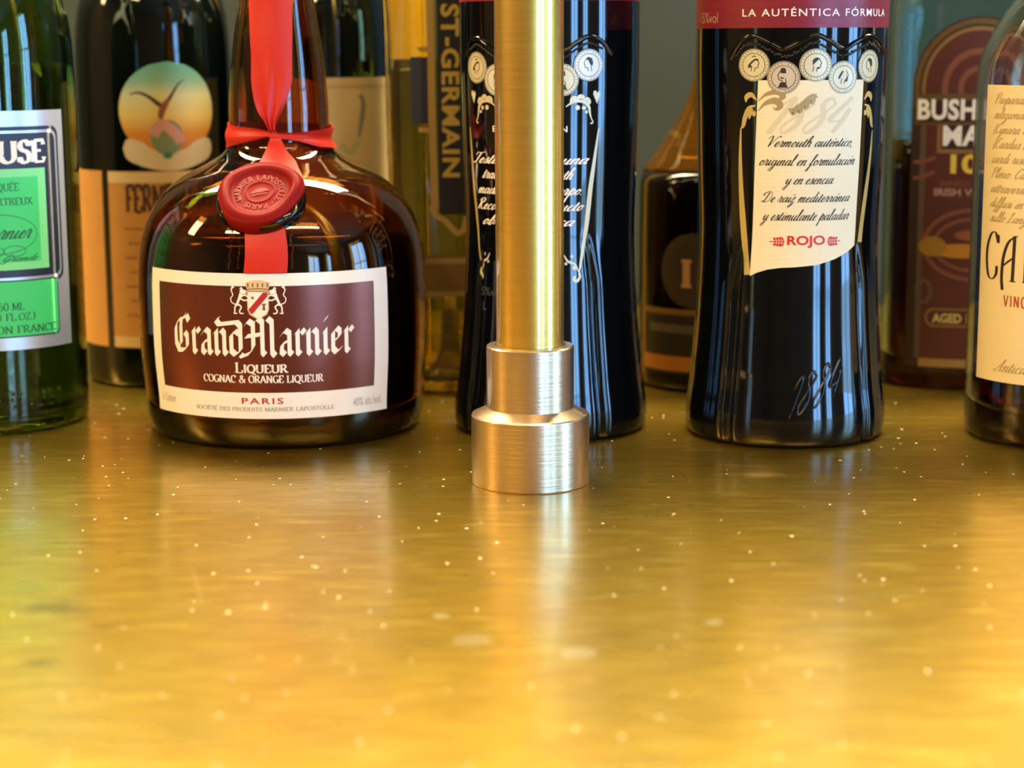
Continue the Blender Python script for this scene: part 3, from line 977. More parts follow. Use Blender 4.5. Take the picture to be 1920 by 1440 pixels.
        for p in ([(.62, .86), (.82, .92), (.98, .84), (1.05, .90)], [(.58, .74), (.78, .66), (.94, .68), (1.0, .60)],
                  [(.42, .48), (.60, .34), (.50, .14), (.56, .03), (.72, .03)], [(.34, .50), (.24, .30), (.24, .14), (.20, .03), (.36, .03)]):
            D.line(Q(p), lambda t, a, b: .00062 * (1 - .25 * t), white_ink, l2)
        D.line(Q([(.32, .45), (.08, .55), (.02, .75), (.14, .92), (.06, 1.12), (.10, 1.30)]), .0004, white_ink, l2)
        D.poly(Q([(.0, 1.14), (.1, 1.38), (.24, 1.30), (.12, 1.22)]), white_ink, l2)
    D.build('label_print', lab)

    # ribbon
    rib = mat('red_satin_ribbon', 'c82514', .42, spec=.4, noise=.03, nscale=900, bump=.12, bscale=2500)
    tab = [(.2340, -46, 30), (.205, -44, 28), (.1835, -41.1, 22.7), (.1615, -32.2, 17.0), (.150, -30, 15.5), (.1416, -25.5, 8), (.1370, -21, 2.5), (.1330, -14, -3.5), (.1296, -10.6, -4.4)]
    zt = sorted(tab)

    def strap(u, v):
        z = lerp(.1296, .234, v)
        a = interp(z, [(q[0], q[1]) for q in zt]); b = interp(z, [(q[0], q[2]) for q in zt])
        tight = max(0.0, 1 - (z - .1296) / .03)
        fold = .0011 * tight * math.cos((u - .4) * 5 * PI) + .0012 * tight
        return (lerp(a, b, u), z, fold + .0007)
    patch('ribbon', S, strap, 17, 50, rib, t, .0006, .0004)

    def band(u, v):
        p = lerp(-187.3, 172.7, u)
        top = interp(p, [(-187, .1312), (-90, .1325), (-72, .1314), (-30, .1305), (-12, .1294), (-7.3, .1288), (-2, .1286), (20, .1285), (72, .1298), (110, .1310), (173, .1312)])
        bot = interp(p, [(-187, .1225), (-90, .1215), (-72, .1222), (-30, .1252), (-12, .1268), (-7.3, .1262), (-2, .1262), (20, .1248), (45, .1222), (72, .1212), (110, .1215), (173, .1225)])
        z = lerp(bot, top, v)
        e = .0006 * math.sin(v * PI * 2.2 + p * .02) + .0012 * math.exp(-((p + 7) / 14) ** 2)
        flare = max(0.0, .0226 - S.base_r(z)) * 0
        return (p, z, e + .0004 + flare)
    patch('ribbon', S, band, 120, 7, rib, t, .0008, .0004)
    tt = [(.1075, -17, 12.5), (.1125, -16.5, 12.5), (.1175, -14.9, 11.2), (.1215, -12.5, 5.5), (.126, -10, 1.5), (.1292, -7.5, -3.0)]

    def tail(u, v):
        z = lerp(.1078, .1292, v)
        bulge = .0042 * math.exp(-((z - .1185) / .006) ** 2) + .001
        return (lerp(interp(z, [(q[0], q[1]) for q in tt]), interp(z, [(q[0], q[2]) for q in tt]), u), z, bulge)
    patch('ribbon', S, tail, 9, 24, rib, t, .0008, .0004)
    patch('ribbon', S, lambda u, v: (lerp(-14.7, 1.4, u) + .5 * math.sin(v * 5), lerp(.0742, .0985, v), .0004), 9, 20, rib, t, .0006, .0004)

    # wax seal in its own frame on the shoulder, over a raised glass boss
    zc, ph = .1043, -9.6
    c = Vector(S.pt(ph, zc, .0016))
    e1 = Vector((math.cos(rad(ph)), math.sin(rad(ph)), 0))
    e2 = (Vector(S.pt(ph, zc + .007)) - Vector(S.pt(ph, zc - .007))).normalized()
    nn = e1.cross(e2).normalized()
    if nn.dot(Vector((math.sin(rad(ph)), -math.cos(rad(ph)), 0))) < 0: nn = -nn

    def loc(x, y, h): return c + e1 * x + e2 * y + nn * h

    def disc_solid(name, rf, hf, rs, m, n=96, parent=t, low=-.004):
        rings = []
        for s in rs:
            ring = []
            for j in range(n):
                a = 2 * PI * j / n
                r = rf(a) * s
                ring.append(loc(r * math.cos(a), r * math.sin(a) * .93, hf(s, a)))
            rings.append(ring)
        skirt = [loc(rf(2 * PI * j / n) * rs[-1] * .97 * math.cos(2 * PI * j / n), rf(2 * PI * j / n) * rs[-1] * .97 * math.sin(2 * PI * j / n) * .93, low) for j in range(n)]
        v, f = ring_mesh(rings + [skirt])
        f = [tuple(reversed(q)) for q in f]
        return mesh_obj(name, v, f, m, parent)
    boss_g = black_glass('brown_glass_boss', '0c0604', .03)
    disc_solid('glass_boss', lambda a: .0186, lambda s, a: .0016 - .0016 * max(0, (s - .8) / .2) ** 2, [.02, .3, .6, .8, .9, .96, 1.0], boss_g, low=-.006)
    wax = mat('red_sealing_wax', '820a0a', .5, spec=.12, noise=.06, nscale=150, bump=.1, bscale=400)
    rf = lambda a: .0181 * (1 + .045 * math.cos(2 * a - 2.4) + .03 * math.sin(3 * a + .6) + .012 * math.sin(5 * a))

    def hf(s, a):
        h = .0022
        if s > .66:
            q = (s - .66) / .34
            h += .0030 * math.sin(min(1, q * 1.08) * PI) ** .7 * (.8 + .3 * math.sin(2 * a + 1)) if q < .92 else .0008 * (1 - (q - .92) / .08)
        h += .0004 * math.exp(-((s - .64) / .018) ** 2) + .0004 * math.exp(-((s - .33) / .02) ** 2)
        return h
    seal = disc_solid('wax_seal', rf, hf, [.01, .1, .2, .28, .31, .33, .35, .38, .45, .55, .61, .64, .67, .70, .74, .79, .84, .89, .93, .96, .98, 1.0], wax)
    wl = mat('seal_relief', '98201c', .4, spec=.5)
    s, w = serif_text('MARNIER LAPOSTOLLE - PARIS -', thick=.2, thin=.13, track=.12)
    Dd = Draw(S, 1, 0, fun=lambda x, y, l: loc(x, y, .0025 + l))
    rr = .0181 * .42
    for L, Rr in s:
        g_ = lambda p: ((lambda a, r: (r * math.cos(a), r * math.sin(a) * .93))(rad(215) - p[0] / w * 2 * PI, rr + p[1] * .0028))
        Dd.quads([([g_(p) for p in L], [g_(p) for p in Rr])], wl)
    # a small plumed hat in the middle
    Dd.line([(-.0035, -.001), (-.001, .0005), (.0015, .0012), (.0035, .001)], lambda t, a, b: .002 * math.sin(PI * t) + .0004, wl)
    Dd.line([(-.003, -.0022), (0, -.0012), (.003, -.0006)], .0006, wl)
    Dd.build('seal_lettering', seal)
    # beaded relief beside the ribbon
    pts = []
    for i in range(12):
        z = .0905 - i * .0013
        for p in (-20.0 - .05 * i, -16.9, 3.6):
            pts.append(S.pt(p + random.uniform(-.4, .4), z, 0))
    for p in frange(-24, -15.5, 7): pts.append(S.pt(p, .0915, 0))
    for p in frange(3.2, 10, 6): pts.append(S.pt(p, .0925 + .0003 * p, 0))
    bumps('embossing', pts, .00042, g, t)
    return t


liqueur_bottle()


# ------------------------------------------------------------------ vermouth bottles
V_PROF = [(0, .0415), (.004, .0423), (.0246, .0409), (.0478, .0391), (.0707, .0380), (.0844, .0376), (.116, .0385), (.1383, .0390), (.1603, .0395), (.1822, .0395), (.205, .0390),
          (.222, .036), (.238, .027), (.252, .0185), (.268, .0150), (.30, .0142)]


def vermouth_relief(center):
    def f(phi, z):
        d = (phi - center + 180) % 360 - 180
        if z > .09: return 0.0
        w = interp(z, [(0, 43), (.03, 42), (.066, 41), (.085, 37)])
        k = min(1.0, max(0.0, (.088 - z) / .02))
        a = abs(d) - w
        return k * (-.0016 * math.exp(-(a / 2.2) ** 2) + .0005 * math.exp(-((a - 7) / 4) ** 2) + .0004 * (1 / (1 + math.exp(a / 1.2))))
    return f


vglass = black_glass('black_vermouth_glass', '06080b', .06)


def head(D, cx, cy, s, kind, m, lift):
    """small engraved profile on a medal"""
    fl = -1 if kind in (1, 4) else 1
    P = lambda pts: [(cx + fl * p[0] * s, cy + p[1] * s) for p in pts]
    face = [(.18, .36), (.30, .18), (.36, .02), (.30, -.06), (.32, -.16), (.24, -.26), (.10, -.28), (.06, -.5)]
    D.line(P(face), .05 * s, m, lift)
    D.line(P([(-.18, -.5), (-.16, -.3), (-.12, -.15)]), .05 * s, m, lift)
    if kind == 0:
        D.poly(P([(-.3, -.2), (-.12, .02), (.1, .22), (.3, .18), (.34, .3), (.05, .32), (-.15, .16), (-.35, -.05), (-.42, -.3)]), m, lift)
        D.disc(*P([(-.26, -.16)])[0], .11 * s, .1 * s, m, lift, 14)
        D.line(P([(-.12, .42), (.02, .5), (.16, .45)]), .06 * s, m, lift)
    elif kind == 1:
        D.poly(P([(-.16, .18), (.2, .2), (.18, .5), (.0, .55), (-.14, .48)]), m, lift)
        D.poly(P([(-.02, -.1), (.2, -.05), (.18, -.16), (-.05, -.18)]), m, lift)
        D.poly(P([(-.3, -.75), (-.1, -.38), (.2, -.4), (.35, -.75)]), m, lift)
    elif kind == 2:
        D.poly(P([(-.2, -.1), (-.22, .25), (.0, .42), (.26, .36), (.1, .22), (-.02, .1)]), m, lift)
        D.poly(P([(.1, -.2), (.28, -.2), (.2, -.34), (.04, -.3)]), m, lift)
    elif kind == 3:
        D.poly(P([(-.3, -.2), (-.12, .1), (.0, .3), (-.1, .36), (-.3, .1), (-.4, -.15)]), m, lift)
        D.poly(P([(.1, -.3), (.24, -.1), (.2, .1), (.34, -.2), (.26, -.4)]), m, lift)
    else:
        D.poly(P([(-.3, .05), (-.2, .38), (.1, .46), (.24, .3), (.05, .22), (-.05, .0), (-.2, -.18)]), m, lift)


def medal(S, R, phi, z, r, kind, face_m, parent):
    D = Draw(S, R, .00045)
    cx = D.X(phi)
    D.disc(cx, z, r * 1.05, r * 1.05, mat('medal_edge', '3a3426', .4, metal=.4), -.0003)
    D.disc(cx, z, r, r, face_m, 0)
    ink = mat('medal_ink', '4b4434', .5)
    D.ringd(cx, z, r * .97, r * .97, r * .035, ink, .00004)
    D.ringd(cx, z, r * .74, r * .74, r * .04, ink, .00004)
    n = 26
    for i in range(n):
        if i % 13 in (6,): continue
        a = 2 * PI * i / n
        D.line([(cx + r * .80 * math.cos(a), z + r * .80 * math.sin(a)), (cx + r * .88 * math.cos(a + .05), z + r * .88 * math.sin(a + .05))], r * .04, ink, .00004, smooth=False)
    head(D, cx, z + r * .08, r * .95, kind, mat('medal_portrait_ink', '2c2824', .5), .00005)
    o = D.build('medal', parent)
    return o


def scroll(D, x, y, s, fl, m, lift=0.0):
    """one corner of scrollwork: a run of leaves that drops into a tail"""
    P = lambda pts: [(x + fl * p[0] * s, y + p[1] * s) for p in pts]
    D.line(P([(-2.2, 0), (-1.3, .55), (-.4, .75), (.5, .55), (1.1, -.1), (1.25, -.9), (1.5, -1.7)]), lambda t, a, b: s * (.14 + .30 * math.sin(PI * t)), m, lift)
    for q, r in (([(-1.6, .5), (-1.3, 1.05), (-.8, 1.1), (-.5, .8)], .5), ([(-.7, .8), (-.3, 1.3), (.2, 1.25), (.4, .85)], .5), ([(.3, .75), (.8, 1.0), (1.15, .6), (1.1, .2)], .45)):
        D.line(P(q), lambda t, a, b, r=r: s * (.12 + r * math.sin(PI * t)), m, lift)
    for cx_, cy_, r in ((-.55, -.15, .34), (.35, -.2, .28), (.72, -.75, .22)):
        a = P([(cx_, cy_)])[0]
        D.disc(a[0], a[1], r * s, r * s, m, lift, 16)
    D.line(P([(1.5, -1.7), (1.75, -2.1), (1.55, -2.35), (1.35, -2.2)]), .16 * s, m, lift)


def vermouth_body(t, center, S):
    zs = [0] + frange(.002, .09, 46) + frange(.094, .215, 32) + frange(.219, .27, 18) + [.285, .30]
    b = bottle_body('bottle_glass', S, zs, vglass, t, n=288, heel=.0030)
    lathe('cap', [(.001, .2995), (.0150, .2995), (.0155, .301), (.0155, .322), (.0145, .324), (.001, .324)], mat('red_cap', '7c1420', .35), t, 40)
    return b


def wave_path(S, pts, off):
    return [S.pt(p[0], p[1], off) for p in catmull(pts, 10)]


def vermouth_front():
    t = thing('vermouth_bottle', (0.1175, 0.8143, 0), R_(8.21),
              'black vermouth bottle with a tall cream label below a row of round medals', 'bottle', 'black vermouth bottles')
    S = Surf(V_PROF, vermouth_relief(9.5))
    vermouth_body(t, 9.5, S)
    R = .0385
    # red band
    redm = mat('wine_red_print', '7d1c2c', .40, noise=.05, nscale=120)
    band = rect_label('label', S, -110, 120, .1706, .2035, redm, t, nu=90, nv=8)
    band['label'] = 'dark red band label'
    D = Draw(S, R); X = D.X
    D.tris(fit_tris(sans_tris('LA AUTÉNTICA FÓRMULA', .006, 1.2), X(-29.7), X(69), .1751, .0037), white_ink, 0)
    D.tris(fit_tris(sans_tris('15%vol'), X(-68.5), X(-48.5), .1727, .0042), mat('dull_rose_ink', 'b98a80', .5), 0)
    for i in range(9):
        z = .1720 + i * .0033
        D.line([(X(p), z + .0007 * math.sin(p * .16 + i * .5)) for p in frange(-100, 110, 60)], .00010, mat('darker_red_line', '65121f', .5), -.00003, smooth=False)
    D.build('label_print', band)
    # embossed ridge above the medals
    ridge = [(-38, .158), (-34, .1625), (-29, .1660), (-22, .1674), (-13, .1648), (-4.5, .1622), (4.5, .1648), (14.3, .1676), (23.5, .1650), (31.5, .1622), (40, .1648), (52, .1672), (63, .1645), (70, .160)]
    v1, f1 = tube_mesh([wave_path(S, ridge, -.0001)], .00105, 10)
    mesh_obj('embossed_ridge', v1, f1, vglass, t)
    low = wave_path(S, [(p[0], p[1] - .0030 + .0002 * math.sin(p[0])) for p in ridge[1:-1]], 0)
    bumps('embossed_beads', [Vector(p) + Vector((0, 0, random.uniform(-.0006, .0006))) for p in low[::1]], .00055, vglass, t)
    # cream label
    bot = [(-23.2, .0707), (-19, .0722), (-12, .0738), (-4, .0746), (6, .0750), (18, .0757), (30, .0778), (39, .0803), (46.2, .0830)]

    def cl(u, v):
        pl = lerp(-23.0, -19.2, v); pr = lerp(46.2, 47.4, v)
        p = lerp(pl, pr, u)
        return (p, lerp(interp(p, bot), .1500, v))
    lab = patch('label', S, cl, 50, 20, cream, t)
    lab['label'] = 'tall cream paper label'
    D = Draw(S, R)
    taupe = mat('taupe_ink', 'a99468', .45, metal=.2)
    for i in range(46):                                     # fine guilloche lines
        z = .0765 + i * .00155
        if z > .146: break
        D.line([(X(p), z + .0003 * math.sin(p * .2 + i)) for p in frange(-19.5 if z > .1 else -21, 45.6 if z > .084 else interp(z, [(.0745, 2), (.0757, 16), (.0778, 28), (.0803, 37), (.0835, 44.5)]), 26)], .00007, mat('label_hairline', 'e3d6b4', .5), 0, smooth=False)
    up = .00005
    for s_, z, a, b, h in (('Vermouth auténtico,', .1233, -13, 40, .0024), ('original en formulación', .1158, -18, 42.8, .0025), ('y en esencia.', .1083, -3.9, 27.9, .0025),
                           ('De raíz mediterránea', .1010, -16.5, 40.4, .0024), ('y estimulante paladar', .0936, -17.5, 40.4, .0025)):
        D.quads(fit_strips(script_text(s_, .19, .075)[0], X(a), X(b), z + .0002, h * .88), black_ink, up)
    redi = mat('bright_red_ink', 'cc1c24', .5)
    D.tris(fit_tris(sans_tris('ROJO', .028, 1.0), X(-.3), X(23.4), .0827, .0050), redi, up)
    for s in (-1, 1):
        x0 = X(-1.8) if s < 0 else X(24.8)
        D.line([(x0, .0852), (x0 + s * .0062, .0852)], .00035, redi, up)
        for i in range(4):
            for v in (-1, 1):
                D.line([(x0 + s * (.0004 + i * .0011), .0852), (x0 + s * (.0010 + i * .0011), .0852 + v * .0013), (x0 + s * (.0022 + i * .0008), .0852 + v * (.0018 - .0003 * i))], lambda t_, a, b: lerp(.0001, .0008, math.sin(PI * t_)), redi, up)
    sl, w = script_text('1884', .24, .08, .55)
    D.quads(fit_strips(sl, X(-14), X(40), .1290, .0070), mat('faint_taupe_ink', 'd3c6a2', .5), .00003)
    comma(D, X(-19), .1418, .0095, .0048, taupe, up, 1.0)
    comma(D, X(-19), .1378, .0085, .0055, taupe, up, 1.0)
    for i, (px, pz) in enumerate(((-1, .1378), (2.5, .1383), (6, .1398), (9.5, .1416))):
        D.line([(X(px), pz + .001), (X(px + 2.6), pz - .001 + .0002 * i), (X(px + 4.2), pz + .0012), (X(px + 5.5), pz + .003)], lambda t_, a, b: .0003 + .0016 * math.sin(PI * t_) ** 2, taupe, up)
    D.line([(X(-1), .1385), (X(4), .1390), (X(9), .1420), (X(13), .1440), (X(16), .1432)], lambda t_, a, b: .0004 + .0011 * math.sin(PI * t_), taupe, up)
    D.build('label_print', lab)
    # gold scroll lines around the label, printed on the glass
    D = Draw(S, R, .00015)
    for fl, bx in ((1, -24.5), (-1, 53.2)):
        D = Draw(S, R, .00015)
        if fl > 0: D.line([(X(-30.3), .1306), (X(-30.6), .118), (X(-29.6), .100), (X(-27.6), .085), (X(-24.8), .0712)], lambda t_, a, b: .0006 + .0022 * min(1, t_ * 1.7), gold_ink)
        else: D.line([(X(58.8), .1294), (X(57.6), .118), (X(54.5), .102), (X(50.8), .084)], lambda t_, a, b: .0006 + .0020 * min(1, t_ * 1.6), gold_ink)
        D.line([(X(bx + fl * 4.5), .1420), (X(bx + fl * 1), .1442), (X(bx - fl * 2), .1432), (X(bx - fl * 2.4), .1412)], lambda t_, a, b: .0004 + .0018 * math.sin(PI * t_), gold_ink)
        D.line([(X(bx + fl * 4), .1400), (X(bx - fl * .5), .1388), (X(bx - fl * 3), .1350), (X(bx - fl * 4.2), .1318), (X(bx - fl * 5.8), .1306)], lambda t_, a, b: .0004 + .0016 * math.sin(PI * t_), gold_ink)
        D.line([(X(bx + fl * 2.2), .1385), (X(bx + fl * .4), .1376), (X(bx - fl * .2), .1345)], lambda t_, a, b: .0004 + .0018 * math.sin(PI * t_), gold_ink)
        D.disc(X(bx + fl * 2.8), .1367, .0009, .0011, gold_ink)
        D.build('gold_frame', t)
    coin = mat('champagne_medal', 'd6cda6', .32, metal=.1)
    coin2 = mat('rosy_medal', 'cdbfa6', .32, metal=.1)
    for i, (p, z) in enumerate(((-21.9, .1560), (-4.2, .1511), (14.2, .1559), (31.6, .1510), (51.8, .1553))):
        medal(S, R, p, z, .0064, i, (coin, coin2, coin, coin, coin)[i], t)
    # 1884 raised in the glass near the foot
    paths, w = script_lines('1 8 8 4'.replace(' ', ''), .42)
    xs = [q[0] for p in paths for q in p]
    a0, a1 = min(xs), max(xs)
    D3 = []
    for p in paths:
        D3.append([S.pt(lerp(2.5, 34.5, (q[0] - a0) / (a1 - a0)), .0125 + q[1] * .0075 + (q[0] - a0) / (a1 - a0) * .011, .0001) for q in p])
    v1, f1 = tube_mesh(D3, lambda q: .00055, 8)
    mesh_obj('embossed_numerals', v1, f1, vglass, t)
    return t


vermouth_front()


def vermouth_back():
    t = thing('vermouth_bottle', (0.0168, 0.8284, 0), R_(1.16),
              'black vermouth bottle behind the brass post, back side with white script on the glass', 'bottle', 'black vermouth bottles')
    k = .957
    S = Surf([(z, r * (lerp(.99, .965, min(1, z / .06)))) for z, r in V_PROF], vermouth_relief(-12.5))
    vermouth_body(t, -12.5, S)
    R = .0375
    D = Draw(S, R, .00015); X = D.X
    # red print above, its drop below the edge
    band = rect_label('label', S, -105, 80, .1822, .2035, mat('wine_red_print'), t, nu=70, nv=8)
    band['label'] = 'dark red band label'
    Db = Draw(S, R); Db.tris(fit_tris(sans_tris('VERMOUTH', .006, 1.2), Db.X(-45), Db.X(20), .188, .006), white_ink, 0)
    Db.build('label_print', band)
    ridge = [(-66, .1600), (-60, .1650), (-52, .1672), (-43, .1645), (-34.8, .1620), (-25, .1645), (-13.5, .1675), (-2, .1645), (8, .1618), (16, .1650), (24.5, .1676), (34, .1655), (42, .160)]
    v1, f1 = tube_mesh([wave_path(S, ridge, -.0001)], .00105, 10)
    mesh_obj('embossed_ridge', v1, f1, vglass, t)
    low = wave_path(S, [(p[0], p[1] - .0026) for p in ridge[1:-1]], 0)
    bumps('embossed_beads', [Vector(p) for p in low], .0005, vglass, t)
    coin = mat('silver_medal', 'dedccc', .32, metal=.1)
    for i, (p, z) in enumerate(((-52.2, .1552), (-34.8, .1503), (-13.5, .1558), (8, .1503), (24.6, .1562))):
        medal(S, R, p, z, .0064, (0, 2, 3, 1, 4)[i], (mat('champagne_medal'), coin, coin, mat('champagne_medal'), coin)[i], t)
    D.line([(X(32.3), .1306), (X(29.5), .1180), (X(27.0), .1066), (X(24.5), .0912), (X(21.5), .080), (X(18.6), .0700)], lambda t_, a, b: .0002 + .0019 * math.sin(PI * min(1, t_ * .9 + .05)), pale_gold)
    D.line([(X(-62.5), .1306), (X(-61, ), .118), (X(-59.5), .105), (X(-57), .0912), (X(-53.5), .075)], lambda t_, a, b: .0003 + .0016 * math.sin(PI * min(1, t_ * .9 + .05)), gold_ink)
    scroll(D, X(20), .1395, .0030, 1, pale_gold)
    scroll(D, X(-46), .1395, .0030, -1, pale_gold)
    for px, m_ in ((30.8, pale_gold), (-56.5, pale_gold)):
        x, y, s = X(px), .1440, .0021
        D.poly([(x, y - 1.7 * s), (x + .7 * s, y + .1 * s), (x + .55 * s, y + .7 * s), (x + .2 * s, y + .75 * s), (x, y + .35 * s), (x - .3 * s, y + .9 * s), (x - .8 * s, y + .8 * s), (x - .9 * s, y + .2 * s)], m_)
    D.tris(fit_tris(sans_tris('ELABORACIÓN', .012, 1.15), X(-39), X(11), .1291, .0032), white_ink)
    for s_, z, a, b in (('Testimonio de una', .1160, -59.6, 26.1), ('tradición, vermouth', .1098, -49.8, 16.6), ('maduro y con cuerpo.', .1034, -54.9, 21), ('Recordado producto', .0968, -55.9, 22.9), ('obra y marca', .0905, -50.6, 17)):
        D.quads(fit_strips(script_text(s_, .24, .11)[0], X(a), X(b), z, .0023), white_ink)
    # closing scrolls at the foot of the frame
    for fl, bx in ((1, 14.5), (-1, -49)):
        P = lambda pts: [(X(bx) + fl * p[0] * .001, .0690 + p[1] * .001) for p in pts]
        D.line(P([(3.0, 3.0), (3.2, .5), (2.0, -1.2), (.6, -.8), (.8, .4), (1.6, .6)]), lambda t_, a, b: .0004 + .0010 * math.sin(PI * t_), pale_gold)
        D.line(P([(2.6, 2.5), (1.2, 5.5), (-.6, 6.4), (-2.2, 7.2), (-3.6, 9.6)]), lambda t_, a, b: .0004 + .0006 * math.sin(PI * t_), pale_gold)
        for q in ((.8, 4.2, .9), (-.2, 9.0, .7), (-2.8, 6.0, .6)):
            a = P([q[:2]])[0]; D.disc(a[0], a[1], q[2] * .001, q[2] * .001, pale_gold, 0, 14)
    dull = mat('dull_grey_print', '4b4e58', .5)
    D.tris(fit_tris(sans_tris('15%vol'), X(-53), X(-33), .0606, .0036), dull)
    D.tris(fit_tris(sans_tris('1 L'), X(-53), X(-45), .0545, .0036), dull)
    D.build('glass_print', t)
    return t


vermouth_back()


# ------------------------------------------------------------------ green liqueur bottle, far left
def green_bottle():
    t = thing('green_liqueur_bottle', (-0.2303, 0.8475, 0), R_(-15.2),
              'clear green liqueur bottle with silver framed bright green label, cut by the left photo edge', 'bottle')
    prof = [(0, .0370), (.004, .0394), (.02, .0396), (.10, .0396), (.150, .0394), (.170, .0385), (.188, .0350), (.205, .0270), (.222, .0190), (.24, .0155), (.29, .0145)]
    S = Surf(prof)
    g = mat('green_bottle_glass', (.60, .72, .36), 0, trans=1.0, ior=1.46)
    bottle_body('bottle_glass', S, frange(0, .02, 8) + frange(.03, .16, 12) + frange(.165, .29, 30), g, t, n=96, wall=.003)
    liquid_body('liqueur', S, frange(0, .158, 16), mat('green_liqueur', (.55, .62, .18), 0, trans=1.0, ior=1.35), t, .003)
    lathe('cap', [(.001, .2902), (.0155, .2902), (.0155, .315), (.001, .315)], mat('dark_green_cap', '14331f', .35), t, 40)
    silver = mat('silver_label', 'c8ced1', .36, metal=.55, noise=.03, nscale=500)
    lab = rect_label('label', S, -86, 53.8, .0368, .1382, silver, t, nu=40, nv=16)
    R = .0397
    D = Draw(S, R); X = D.X
    navy = mat('navy_ink', '222a3c', .45)
    gr = mat('bright_green_ink', '40d070', .5)
    gr2 = mat('pale_green_ink', '7fe08f', .5)
    D.rrect(X(-81), X(48.5), .0655, .1316, .004, navy, 0)
    D.rrect(X(-79.5), X(46.8), .0668, .1300, .0035, silver, .00003)
    D.rrect(X(-78), X(45.4), .0680, .1288, .003, navy, .00006)
    D.rect(X(-70), X(36.6), .0712, .1140, gr2, .00009)
    D.rect(X(-64), X(31.0), .0745, .1105, gr, .00012)
    D.rrect(X(-78), X(43.0), .0422, .0656, .002, navy, .00003)
    D.rrect(X(-77), X(42.2), .0428, .0662, .002, gr, .00006)
    strips = serif_text('CHARTREUSE', .24, .10)[0]
    D.quads(fit_strips(strips, X(-72), X(38.1), .1166, .0090), white_ink, .00010)
    gi = mat('dark_green_ink', '1f6a38', .55)
    D.quads(fit_strips(serif_text('LIQUEUR FABRIQUÉE')[0], X(-34), X(18.6), .1048, .0032), gi, .00015)
    D.quads(fit_strips(serif_text('PAR LES PERES CHARTREUX')[0], X(-50), X(27), .0988, .0030), gi, .00015)
    D.quads(fit_strips(script_text('L & Garnier', .24, .12)[0], X(-26), X(26), .0845, .0034), gi, .00015)
    D.ringd(X(4), .0865, X(25), .0085, .0003, gi, .00015)
    D.ringd(X(14), .0792, X(7), .0024, .0003, gi, .00015); D.ringd(X(2), .0792, X(6), .0022, .0003, gi, .00015)
    D.quads(fit_strips(script_text('Liqueur Grande', .24, .12)[0], X(-20), X(29), .0750, .0014), gi, .00015)
    D.quads(fit_strips(serif_text('750 ML')[0], X(0), X(18.5), .0540, .0032), gi, .0001)
    D.quads(fit_strips(serif_text('(25.4 FL.OZ.)')[0], X(-8), X(25), .0496, .0030), gi, .0001)
    D.quads(fit_strips(serif_text('VOIRON FRANCE')[0], X(-16), X(39.5), .0440, .0032), gi, .0001)
    D.build('label_print', lab)
    pts = []
    for z in (.0120, .0150, .0178):
        for p in frange(-30, 40, 12):
            if random.random() < .8: pts.append(S.pt(p + random.uniform(-1.5, 1.5), z, .0000))
    bumps('embossing', pts, .0009, g, t)


green_bottle()


# ------------------------------------------------------------------ amaro bottle with the eagle label
def gradient_mat(name, stops, z0, z1, rough=.5):
    m = bpy.data.materials.new(name)
    m.use_nodes = True
    nt = m.node_tree
    b = nt.nodes['Principled BSDF']
    b.inputs['Roughness'].default_value = rough
    tc = nt.nodes.new('ShaderNodeTexCoord'); sx = nt.nodes.new('ShaderNodeSeparateXYZ')
    mr = nt.nodes.new('ShaderNodeMapRange'); cr = nt.nodes.new('ShaderNodeValToRGB')
    nt.links.new(tc.outputs['Object'], sx.inputs[0]); nt.links.new(sx.outputs['Z'], mr.inputs['Value'])
    mr.inputs['From Min'].default_value = z0; mr.inputs['From Max'].default_value = z1
    nt.links.new(mr.outputs[0], cr.inputs[0]); nt.links.new(cr.outputs[0], b.inputs['Base Color'])
    e = cr.color_ramp.elements
    while len(e) < len(stops): e.new(0.5)
    for q, (p, c) in zip(e, stops):
        q.position = p; q.color = lin(c)
    return m


